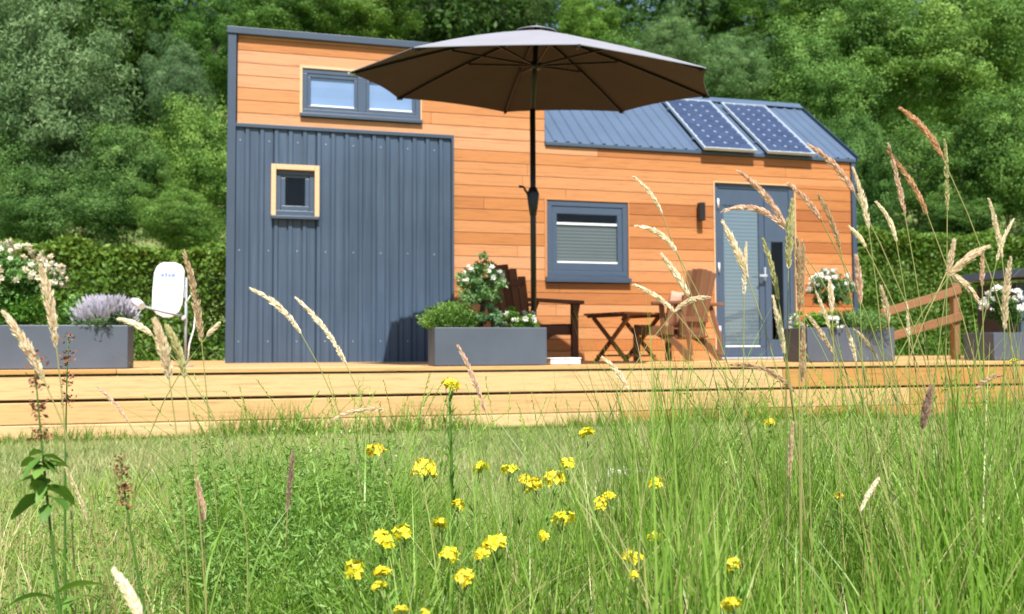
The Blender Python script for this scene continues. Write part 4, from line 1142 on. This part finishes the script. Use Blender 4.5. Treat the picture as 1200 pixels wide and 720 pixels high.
CREAM = (1.12, 1.1, 1.05); TAN = (.92, .86, .74); PINK = (.95, .78, .72); BROWN = (.72, .60, .47); RUST = (.90, .66, .50); OLIVE = (.72, .76, .48); WHITE = (1.2, 1.2, 1.15); PURP = (.52, .40, .38)
HEADS = [
 # tip, base, bulge, thickness px, distance, colour, label
 ((46, 306), (66, 405), .04, 15, 1.55, TAN, 'thick tan seed head rising over the rose bush'),
 ((1, 362), (50, 442), .06, 13, 1.5, TAN, 'tan seed head leaning in from the left edge over the planter'),
 ((214, 289), (236, 398), .05, 11, 1.8, BROWN, 'slim brownish seed head right of the satellite dish'),
 ((180, 371), (198, 442), .05, 17, 1.5, TAN, 'fat pale tan seed head just below the satellite dish'),
 ((193, 380), (216, 440), .12, 13, 1.55, OLIVE, 'olive seed head nodding beside the fat pale one below the dish'),
 ((136, 374), (178, 393), .16, 9, 1.6, CREAM, 'cream seed head arching left in front of the lavender'),
 ((258, 378), (243, 394), .02, 7, 1.9, CREAM, 'small cream wisp between the dish and the house corner'),
 ((290, 337), (352, 390), .16, 9, 2.0, CREAM, 'left one of two cream plumes arching over the blue cladding'),
 ((343, 346), (405, 426), .10, 9, 2.0, CREAM, 'right one of two cream plumes arching over the blue cladding'),
 ((535, 402), (568, 480), .05, 9, 1.9, PINK, 'pinkish plume in front of the middle planter'),
 ((741, 206), (776, 251), .14, 7, 2.0, CREAM, 'cream plume between the big window and the wall lamp'),
 ((742, 265), (793, 296), .28, 8, 1.95, CREAM, 'cream plume curving left below the wall lamp'),
 ((774, 297), (806, 345), .05, 11, 1.9, CREAM, 'ragged cream plume above the cushion'),
 ((740, 333), (791, 366), .12, 8, 1.9, CREAM, 'cream plume pointing left above the folding table'),
 ((834, 349), (790, 366), .24, 8, 1.9, TAN, 'tan plume bending right across the chair backrest'),
 ((862, 198), (920, 264), .12, 10, 1.9, PINK, 'pinkish plume over the top of the door'),
 ((842, 250), (919, 268), .38, 9, 1.9, PINK, 'pinkish plume arching flat across the door glass'),
 ((845, 257), (876, 325), .04, 11, 1.85, CREAM, 'ragged cream plume in front of the door glass'),
 ((875, 282), (872, 345), .02, 7, 1.85, CREAM, 'short upright cream plume touching the ragged one on the door glass'),
 ((893, 277), (912, 350), .05, 9, 1.8, OLIVE, 'olive plume on the middle stile of the door'),
 ((905, 345), (919, 414), .02, 9, 1.8, WHITE, 'whitish plume low on the dark door pane'),
 ((929, 230), (924, 312), .02, 11, 1.75, OLIVE, 'upright greenish cream plume on the right jamb of the door'),
 ((934, 276), (937, 362), .02, 11, 1.7, BROWN, 'left stalk of the brown upright pair right of the door'),
 ((941, 280), (941, 340), .02, 9, 1.7, BROWN, 'right stalk of the brown upright pair right of the door'),
 ((921, 214), (962, 258), .12, 9, 1.9, PINK, 'pink plume leaning over the top right corner of the door'),
 ((957, 225), (984, 290), .08, 8, 1.9, BROWN, 'brown plume on the siding right of the door'),
 ((944, 168), (1001, 226), .14, 10, 1.8, PINK, 'pink tan plume crossing the lower edge of the right solar panel'),
 ((998, 194), (1018, 268), .06, 9, 1.8, CREAM, 'cream plume on the right corner of the house'),
 ((1025, 235), (1050, 282), .16, 7, 1.9, WHITE, 'white curved plume against the dark trees right of the house'),
 ((994, 265), (1014, 289), .10, 7, 1.9, WHITE, 'short white plume at the right edge of the siding'),
 ((1040, 165), (1060, 250), .02, 8, 1.9, PINK, 'straight pinkish plume before the dark hollow in the trees'),
 ((1037, 174), (1086, 250), .10, 9, 1.9, RUST, 'orange tan plume crossing the straight pinkish one'),
 ((1052, 125), (1104, 184), .14, 10, 1.85, RUST, 'rusty arching plume, highest of all the grasses'),
 ((1107, 160), (1110, 246), .02, 7, 1.9, OLIVE, 'thin pale upright plume right below the rusty arching one'),
 ((1158, 231), (1174, 302), .05, 8, 1.85, CREAM, 'left arm of the V of cream plumes at the right edge'),
 ((1189, 255), (1168, 306), .08, 6, 1.85, CREAM, 'right arm of the V of cream plumes at the right edge'),
 ((1119, 279), (1111, 322), .02, 9, 1.8, TAN, 'short upright plume above the railing post'),
 ((1161, 288), (1114, 322), .12, 12, 1.8, TAN, 'feathery tan plume pointing right above the railing post'),
 ((1148, 356), (1110, 318), .14, 9, 1.8, TAN, 'drooping tan plume hanging to the right of the railing post'),
 ((1152, 290), (1151, 335), .02, 7, 1.8, PINK, 'narrow upright plume between the railing post and the dark cabinet'),
 ((1185, 299), (1177, 385), .04, 10, 1.7, TAN, 'ragged tan plume in front of the dark cabinet'),
 ((1003, 298), (1008, 355), .03, 10, 1.8, PINK, 'pale pink plume beside the white flowered ball bush'),
 ((972, 328), (975, 366), .02, 8, 1.85, CREAM, 'upright cream plume in front of the white flowered ball bush'),
 ((1032, 334), (1041, 377), .04, 8, 1.8, TAN, 'tan plume at the left end of the railing'),
 ((955, 340), (972, 385), .05, 6, 1.85, CREAM, 'thin cream plume over the left flowers of the right planter'),
 ((945, 368), (975, 412), .05, 8, 1.8, TAN, 'tan plume crossing the left side of the right planter'),
 ((990, 378), (1003, 425), .05, 6, 1.85, CREAM, 'thin cream plume on the front of the right planter'),
 ((1000, 385), (1028, 420), .10, 6, 1.85, TAN, 'thin tan plume leaning on the front of the right planter'),
 ((1062, 352), (1065, 400), .02, 5, 1.9, CREAM, 'slim cream plume crossing the lower rail'),
 ((852, 428), (930, 458), .26, 9, 1.75, BROWN, 'brown grey plume lying almost flat along the deck edge'),
 ((704, 418), (736, 456), .14, 8, 1.85, CREAM, 'cream plume drooping over the deck edge below the folding table'),
 ((344, 527), (337, 598), .02, 9, 1.9, PURP, 'dark purple upright seed head in the left meadow'),
 ((131, 666), (166, 730), .10, 14, 1.25, WHITE, 'fat whitish plume at the bottom left, close to the camera'),
 ((386, 494), (450, 480), .16, 7, 1.85, TAN, 'tan plume arching flat in front of the lower deck boards'),
 ((112, 452), (150, 494), .08, 6, 1.8, PINK, 'faint pink plume in front of the left deck boards'),
 ((1142, 460), (1175, 440), .24, 7, 1.8, BROWN, 'brown plume curled over the deck boards at the far right'),
 ((1092, 452), (1082, 500), .04, 12, 1.7, PURP, 'grey purple plume before the deck boards below the railing'),
 ((942, 380), (940, 448), .01, 9, 1.65, BROWN, 'brown upright plume low beside the right planter'),
 ((930, 492), (925, 560), .02, 7, 1.7, PINK, 'pinkish upright plume in the right meadow below the door'),
 ((75, 545), (103, 610), .04, 6, 1.8, TAN, 'thin dry plume over the left lawn'),
 ((230, 560), (238, 610), .04, 10, 1.75, PINK, 'pale pink plume low in the left meadow'),
 ((1008, 600), (1030, 560), .05, 7, 1.6, CREAM, 'cream bent plume low in the right meadow'),
]
for i, (tip, base, bu, th, D, col, lab) in enumerate(HEADS):
    seed_grass(tip, base, bu, th * .82, D, col, lab, 200 + i, n=int(320 + th * 26))

# ------------------------------------------------------------------ yellow flowers
def flower_head_mesh(seed):
    g = np.random.default_rng(seed); A = Acc()
    for k in range(34):
        d = rand_dirs(1, g)[0]; d[2] = abs(d[2]) * .9 - .1; d = unit(d); c = d * np.array([.0155, .0155, .0145]) * (.8 + .4 * g.random())
        nn = unit(d + np.array([0, -.25, .25]) + .3 * g.normal(size=3)); u = unit(np.cross(nn, [.2, .9, .3])); w = np.cross(nn, u); a0 = g.random() * 6
        P, Ax, Sx = [], [], []
        for j in range(4):
            a = a0 + j * math.pi / 2; r_ = unit(u * math.cos(a) + w * math.sin(a) + nn * .25); P.append(c + r_ * .0042); Ax.append(r_); Sx.append(-u * math.sin(a) + w * math.cos(a))
        v, q = leaf_arrays(np.array(P), np.array(Ax), np.array(Sx), np.full(4, .0050), np.full(4, .0037)); A.add(v, q, np.clip(.55 + g.normal(0, .25), 0, 1))
    return A.mesh('flower_head')
FH = [flower_head_mesh(s) for s in (61, 62, 63)]
def yellow_flower(px, py, size, D, label, seed):
    g = np.random.default_rng(seed); D = 2.3 - max(0, py - 530) * .0050; T = at(px, py, D)
    T[2] = max(T[2], .06)
    root_p = np.array([T[0] + g.normal(0, .035), T[1] + g.normal(0, .03), 0])
    root = empty('yellow_flower', root_p, 0, label, 'flower', 'yellow meadow flowers')
    st = bez(root_p, (root_p + T) / 2 + np.array([g.normal(0, .012), 0, .02]), T, 7) - root_p
    b = MB(); b.tube([Vector(p) for p in st], list(np.linspace(.0026, .0014, 7)), 6, .15 + .3 * g.random())
    for k in range(5):
        a = g.random() * 6.28; p0 = st[-2] + (st[-1] - st[-2]) * g.random(); b.tube([Vector(p0), Vector(st[-1] + np.array([math.cos(a) * .012, math.sin(a) * .012, -.002]))], .0007, 4, .3)
    b.build('stem', M['stem'], root)
    h = link_mesh('flower_head', FH[seed % 3], M['yellow'], root); h.location = Vector(T - root_p); sc = 1.25 * size * D / F / .044; h.scale = (sc * g.uniform(.8, 1.1), sc * g.uniform(.8, 1.1), sc * g.uniform(.8, 1.25)); k_ = g.uniform(.82, 1.06); h.color = (k_, k_ * g.uniform(.92, 1.05), 1, 1); h.rotation_euler = (g.normal(0, .35), g.normal(0, .35), g.random() * 6)
    n = 14; f = g.uniform(.15, .88, n); i = np.minimum((f * 6).astype(int), 5); P = st[i] + (st[i + 1] - st[i]) * (f * 6 - i)[:, None]
    a = g.uniform(0, 6.28, n); ax = unit(np.stack([np.cos(a), np.sin(a), g.uniform(.4, 1.4, n)], -1)); L = g.uniform(.012, .026, n)
    v, q = leaf_arrays(P + ax * L[:, None], ax, unit(np.cross(ax, [0.01, 0.02, 1])), L, L * .17); link_mesh('foliage', np_mesh('foliage', v, q, g.random(n)), M['weed'], root)
YF = [
 (440, 530, 21, 2.3, 'yellow flower at upper left of the patch, alone against the lawn'),
 (498, 554, 27, 2.1, 'largest yellow flower head, double tiered, left of the tall green stalk'),
 (563, 550, 19, 2.3, 'yellow flower standing alone right of the tall green stalk'),
 (597, 552, 18, 2.35, 'yellow flower just above the left side of the broad central cluster'),
 (616, 563, 15, 2.3, 'small yellow bloom tucked behind the broad central cluster'),
 (627, 572, 24, 2.2, 'broad yellow flower in the middle of the central cluster'),
 (650, 563, 24, 2.25, 'broad yellow flower at the right side of the central cluster'),
 (665, 544, 15, 2.4, 'small yellow flower above the right end of the central cluster'),
 (688, 509, 17, 2.35, 'yellow flower on a tall stem standing highest on the right against the lawn edge'),
 (528, 453, 19, 2.1, 'yellow flower on the tall stalk that reaches the deck boards'),
 (536, 593, 14, 2.3, 'small faint yellow flower beside the tall green stalk'),
 (515, 615, 18, 2.15, 'yellow flower below the largest double tiered head'),
 (472, 625, 20, 2.1, 'right one of the close pair of yellow flowers at left middle'),
 (449, 633, 22, 2.05, 'left one of the close pair of yellow flowers at left middle'),
 (527, 652, 21, 2.0, 'yellow flower between the left pair and the lower twin heads'),
 (579, 641, 24, 2.0, 'right and larger of the lower twin yellow heads'),
 (565, 650, 16, 2.0, 'left and smaller of the lower twin yellow heads'),
 (544, 679, 23, 1.95, 'yellow flower low in the centre near the bottom of the patch'),
 (416, 670, 22, 2.0, 'leftmost yellow flower in the bottom row'),
 (448, 672, 19, 2.0, 'yellow flower directly above another at bottom left'),
 (445, 689, 17, 1.95, 'yellow flower directly below another at bottom left'),
 (661, 609, 21, 2.15, 'yellow flower below the central cluster on its right'),
 (637, 629, 14, 2.2, 'pale small yellow flower below the central cluster'),
 (714, 583, 16, 2.25, 'upper right of the touching pair right of the central cluster'),
 (702, 591, 15, 2.25, 'lower left of the touching pair right of the central cluster'),
 (769, 568, 17, 2.3, 'lone yellow flower in the grass right of the touching pair'),
 (766, 632, 15, 2.2, 'yellow flower in the grass above the ragged lower right bloom'),
 (740, 655, 20, 2.05, 'ragged yellow bloom at the lower right of the patch'),
 (744, 675, 11, 2.05, 'tiny yellow bloom just beneath the ragged one'),
 (859, 662, 19, 2.0, 'yellow flower far right, upper of two in a line'),
 (858, 710, 20, 1.9, 'yellow flower far right, lower of two in a line at the frame bottom'),
 (470, 716, 14, 1.9, 'yellow flower cut by the bottom edge, left'),
 (498, 719, 12, 1.9, 'yellow flower cut by the bottom edge, right'),
 (903, 497, 12, 2.3, 'small yellow flower at the foot of the deck below the right planter'),
 (983, 582, 9, 2.1, 'tiny yellow flower alone in the tall grass on the right'),
 (1188, 424, 9, 2.2, 'tiny yellow flower against the deck edge at the far right'),
]
for i, a in enumerate(YF): yellow_flower(*a, 300 + i)

# the tall leafy stalk the highest flower grows beside, and broad leaved docks on the left
def make_dock(px0, py0, px1, py1, D, label, seed, leaves, seeds):
    g = np.random.default_rng(seed); T = at(px0, py0, D); B = at(px1, 720, D); root_p = np.array([B[0], B[1], 0.0])
    root = empty('dock_plant', root_p, 0, label, 'weed')
    st = bez(root_p, root_p * .45 + T * .55 + np.array([-.008, 0, .0]), T, 10) - root_p
    b = MB(); b.tube([Vector(p) for p in st], list(np.linspace(.0036, .0010, 10)), 8, .05); b.build('stem', M['weed'], root)
    def on(f):
        i = np.minimum((f * 9).astype(int), 8); return st[i] + (st[i + 1] - st[i]) * (f * 9 - i)[:, None]
    for (f, a, el, L, W) in leaves:
        lf = MB(); p = Vector(on(np.array([f]))[0]); d = Vector((math.cos(a), math.sin(a) * .6, el)).normalized(); s = d.cross(Vector((0, .5, 1))).normalized(); up = s.cross(d)
        vs = []; K = 7
        for k in range(K + 1):
            u = k / K; w = W * (math.sin(math.pi * min(1, u * .92 + .05)) ** .8) * .5 * (1 + .12 * math.sin(k * 2.4)); c = p + d * L * u + Vector((0, 0, -L * .45 * u * u))
            vs += [c - s * w + up * w * .25, c, c + s * w + up * w * .25]
        lf.add(vs, [(3 * k + j, 3 * k + j + 1, 3 * k + j + 4, 3 * k + j + 3) for k in range(K) for j in (0, 1)], g.random() * .6, smooth=True)
        lf.build('leaf', M['weed'], root)
    if seeds:
        n = 150; f = g.uniform(.76, .99, n); wh = np.round(f * 14) / 14; P = on(np.clip(wh + g.normal(0, .008, n), 0, .999)) + g.normal(0, .007, (n, 3))
        v, q = leaves_at(P, .009, .5, g); link_mesh('seeds', np_mesh('seeds', v, q, g.random(n)), M['dock_seed'], root)
LV = [(.70, 2.6, .3, .05, .03), (.69, .3, .4, .045, .028), (.66, 4.2, .2, .055, .036), (.64, 1.2, -.2, .05, .034), (.62, 3.3, -.3, .055, .034), (.61, 5.5, .1, .05, .032), (.66, 2.1, -.1, .045, .03), (.63, .2, -.2, .05, .034), (.36, .4, .5, .09, .03), (.34, 3.0, .4, .085, .028), (.31, 1.4, .4, .08, .028)]
for _k in range(16): LV.append((random.uniform(.58, .74), random.uniform(0, 6.28), random.uniform(-.4, .5), random.uniform(.022, .045), random.uniform(.014, .026)))
make_dock(40, 420, 92, 720, 1.5, 'dark stemmed broad leaved dock plant at the left with a clump of leaves', 71, LV, True)
make_dock(140, 535, 190, 720, 1.7, 'small dock with a reddish brown seed spike over the left lawn', 72, [(.3, 1, .3, .05, .02)], True)
make_dock(80, 395, 78, 720, 1.9, 'thin dock with reddish seeds before the left planter', 73, [(.3, 2, .3, .06, .02)], True)
def make_stalk():
    g = np.random.default_rng(9); D = 2.1; T = at(527, 462, D); B = at(534, 700, D); rp_ = np.array([B[0], B[1], 0.]); root = empty('leafy_stalk', rp_, 0, 'tall green leafy stalk under the highest yellow flower', 'weed')
    st = bez(rp_, (rp_ + T) / 2, T, 8) - rp_; b = MB(); b.tube([Vector(p) for p in st], list(np.linspace(.004, .0025, 8)), 8, .1); b.build('stem', M['weed'], root)
    n = 110; f = g.uniform(.1, .98, n); i = np.minimum((f * 7).astype(int), 6); P = st[i] + (st[i + 1] - st[i]) * (f * 7 - i)[:, None]; a = g.uniform(0, 6.28, n)
    ax = unit(np.stack([np.cos(a), np.sin(a), g.uniform(1.2, 2.6, n)], -1)); L = g.uniform(.010, .020, n); v, q = leaf_arrays(P + ax * L[:, None], ax, unit(np.cross(ax, [.01, .02, 1])), L, L * .16); link_mesh('foliage', np_mesh('foliage', v, q, g.random(n)), M['weed'], root)
make_stalk()

# ------------------------------------------------------------------ light, sky, camera
EL, AZ = R(55), R(-6)
sv = (HE * math.sin(AZ) - HN * math.cos(AZ)) * math.cos(EL) + np.array([0, 0, math.sin(EL)])
sun = bpy.data.lights.new('sun', 'SUN'); sun.energy = 5.0; sun.angle = R(.5); sun.color = (1.0, .955, .88)
so = bpy.data.objects.new('sun', sun); COL.objects.link(so); so.rotation_euler = Vector(-sv).to_track_quat('-Z', 'Y').to_euler(); so.location = (0, -5, 20)
w = bpy.data.worlds.new('World'); scene.world = w; w.use_nodes = True
nt = w.node_tree; bg = nt.nodes['Background']; sk = nt.nodes.new('ShaderNodeTexSky'); sk.sky_type = 'NISHITA'; sk.sun_disc = False
sk.sun_elevation = EL; sk.sun_rotation = math.atan2(sv[0], sv[1]); sk.air_density = 1.0; sk.dust_density = 1.2
nt.links.new(sk.outputs['Color'], bg.inputs['Color']); bg.inputs['Strength'].default_value = .09

cam = bpy.data.cameras.new('camera'); co = bpy.data.objects.new('camera', cam); COL.objects.link(co)
cam.sensor_width = 36; cam.lens = 36 * F / 1200; cam.clip_start = .05; cam.clip_end = 600
co.matrix_world = Matrix(((RT[0], UP[0], -FW[0], 0), (RT[1], UP[1], -FW[1], 0), (RT[2], UP[2], -FW[2], CAMZ), (0, 0, 0, 1)))
cam.dof.use_dof = True; cam.dof.focus_distance = 2.5; cam.dof.aperture_fstop = 5.0
scene.camera = co
scene.view_settings.view_transform = 'Standard'; scene.view_settings.look = 'None'; scene.view_settings.exposure = .74; scene.view_settings.gamma = 1
scene.view_settings.use_curve_mapping = False
scene.render.engine = 'CYCLES'
cy = scene.cycles
cy.use_denoising = True
cy.max_bounces = 6; cy.diffuse_bounces = 3; cy.glossy_bounces = 3; cy.transmission_bounces = 4; cy.transparent_max_bounces = 8
cy.caustics_reflective = False; cy.caustics_refractive = False; cy.sample_clamp_indirect = 6
